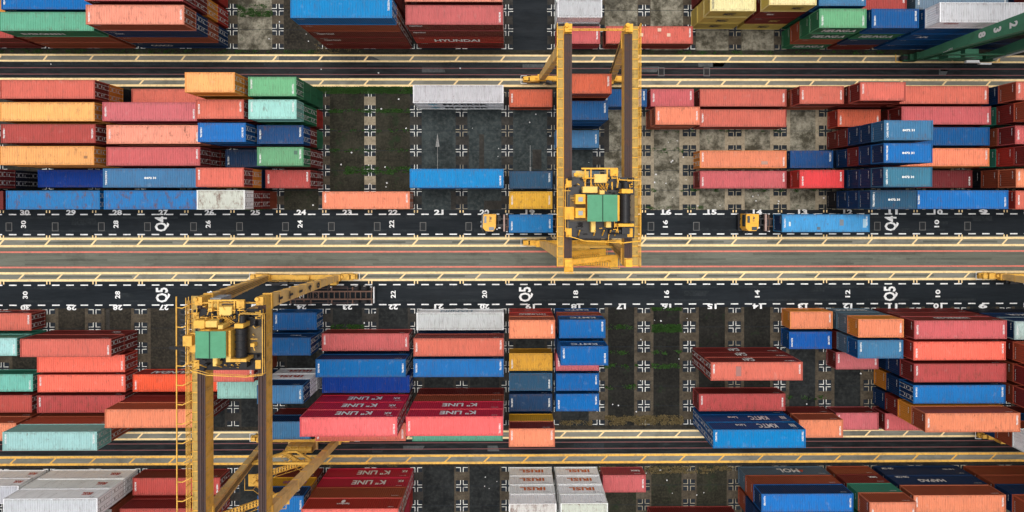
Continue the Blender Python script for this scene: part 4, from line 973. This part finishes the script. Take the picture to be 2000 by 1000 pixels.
# ---------------------------------------------------------------- litter and grass
LIT = MB(); LIT.add([(-.09, -.06, .0), (.08, -.08, .03), (.11, .07, .01), (-.05, .09, .06), (0, 0, .09)], [(0, 1, 4), (1, 2, 4), (2, 3, 4), (3, 0, 4), (3, 2, 1, 0)])
lit = LIT.mesh('litter', WHT)
zones = [(6.2, 8.9, -1, 15.4, 16), (9.2, 13, 0, 12.5, 14), (14.1, 15.0, -1, 9, 12), (15.1, 19, -1.2, 1.0, 10), (7, 9, -18, -16, 2), (13.1, 15, -32, -17, 12), (17.2, 20, -31, -23, 5), (4.6, 6, -1.2, 1.4, 7), (9.2, 11, -42, -39, 4), (13.4, 16, -43, -38.8, 8), (5.2, 7, 22, 30, 5), (0, 11, 18, 19.8, 4)]
for (ja, jb, ya, yb, n) in zones:
    for i in range(n):
        o = bpy.data.objects.new('litter_scrap', lit); link(o); o.location = (random.uniform(GX(ja), GX(jb)), random.uniform(ya, yb), .03)
        o.rotation_euler = (0, 0, random.uniform(0, 6)); o.scale = [random.uniform(.5, 1.35)]*3
        tag(o, 'small white scrap of litter lying on the dark yard ground', 'litter', 'white litter scraps on the yard ground')
def grass(zs, mat):
    vs = []; fs = []
    for (xa, xb, ya, yb, n, h) in zs:
        n = int(n*1.6); cl = [(random.uniform(xa, xb), random.uniform(ya, yb), random.uniform(.08, .45)) for _ in range(max(2, int(n/26)))]
        for i in range(n):
            cx, cy, rr = random.choice(cl); x = min(xb, max(xa, random.gauss(cx, rr))); y = min(yb, max(ya, random.gauss(cy, rr*.5)))
            a = random.uniform(0, 6.28); l = random.uniform(.04, .11)*h; ww = random.uniform(.015, .045)*h; z = random.uniform(.02, .16)*h
            k = len(vs); dx, dy = cos(a), sin(a)
            vs += [(x-dy*ww, y+dx*ww, .03), (x+dy*ww, y-dx*ww, .03), (x+dx*l+dy*ww*.6, y+dy*l-dx*ww*.6, .03+z), (x+dx*l*1.6, y+dy*l*1.6, .03+z*.7)]; fs += [(k, k+1, k+2, k+3)]
    me = bpy.data.meshes.new('grass'); me.from_pydata(vs, [], fs); me.materials.append(mat)
    o = bpy.data.objects.new('grass', me); link(o); tag(o, 'low green weeds growing along the slab joints', 'grass', None, 'stuff'); return o
GR = plain('weed_leaf', (.035, .088, .018), .7, 0, .6, (.012, .03, .008), .6); GR2 = plain('dry_weed_leaf', (.16, .12, .055), .8, 0, .6, (.05, .045, .02), .6)
XA, XB, XC = GX(6)+.8, GX(9)-.8, GX(7)+.8
zs = [(XA, GX(9), 15.5, 16.4, 6000, 1.2), (XC, XB, 12.75, 13.2, 700, 1.3), (XA, XC, 12.75, 13.2, 300, 1), (XA, XB, 9.9, 10.3, 350, 1), (XC, XB, 7.05, 7.45, 350, 1), (XC+2, XB, 3.9, 4.9, 700, 1.5), (XA, XB, 4.1, 4.3, 80, 1),
      (GX(14)+1.2, GX(15)-1.2, -19.0, -18.0, 1100, 1.7), (GX(14)+1.2, GX(15)-1.2, -15.9, -15.55, 350, 1.3), (GX(13)+1, GX(14)-1, -18.6, -18.0, 160, 1.5), (GX(13)+1, GX(14)-1, -27.3, -26.7, 120, 1.5), (GX(13)+1, GX(14)-1, -22.3, -21.8, 90, 1.4),
      (GX(14)+1.2, GX(15)-1.2, -24.3, -23.7, 260, 1.5), (GX(13)+1, GX(14)-1, -24.3, -23.7, 120, 1.5), (GX(14)+1.2, GX(15)-1.2, -22.3, -21.8, 120, 1.5), (GX(7)+1, GX(8)-1, -18.6, -17.9, 350, 1.6), (GX(5)+.8, GX(6)-.8, 26.5, 28.2, 700, 1.3), (GX(0), GX(7), 21.2, 21.7, 1200, 1.),
      (GX(13.6), GX(20), 21.2, 21.7, 500, 1.2), (GX(14), GX(19), 9.9, 10.3, 300, 1), (GX(14), GX(19), 1.3, 1.7, 420, 1.2), (GX(14), GX(15.3), -1.2, -.8, 150, 1.2), (GX(14)+1, GX(15)-1, 6.9, 7.6, 130, 1.1), (GX(17), GX(18), -28.9, -28.4, 90, 1.5), (GX(5)+.5, GX(6)-.5, -1.3, -.9, 200, 1.)]
grass(zs, GR)
grass([(GX(13)+1, GX(15)-1, -32.5, -31.2, 1600, 1.6), (GX(12)+1, GX(13)-1, -32.5, -31.9, 300, 1.4), (GX(13), GX(16), -39.6, -38.6, 1400, 1.5), (GX(6)+1, GX(9)-1, -38.4, -38.1, 200, 1), (GX(6.8), GX(7.8), 21.3, 23.0, 400, 1.2)], GR2)
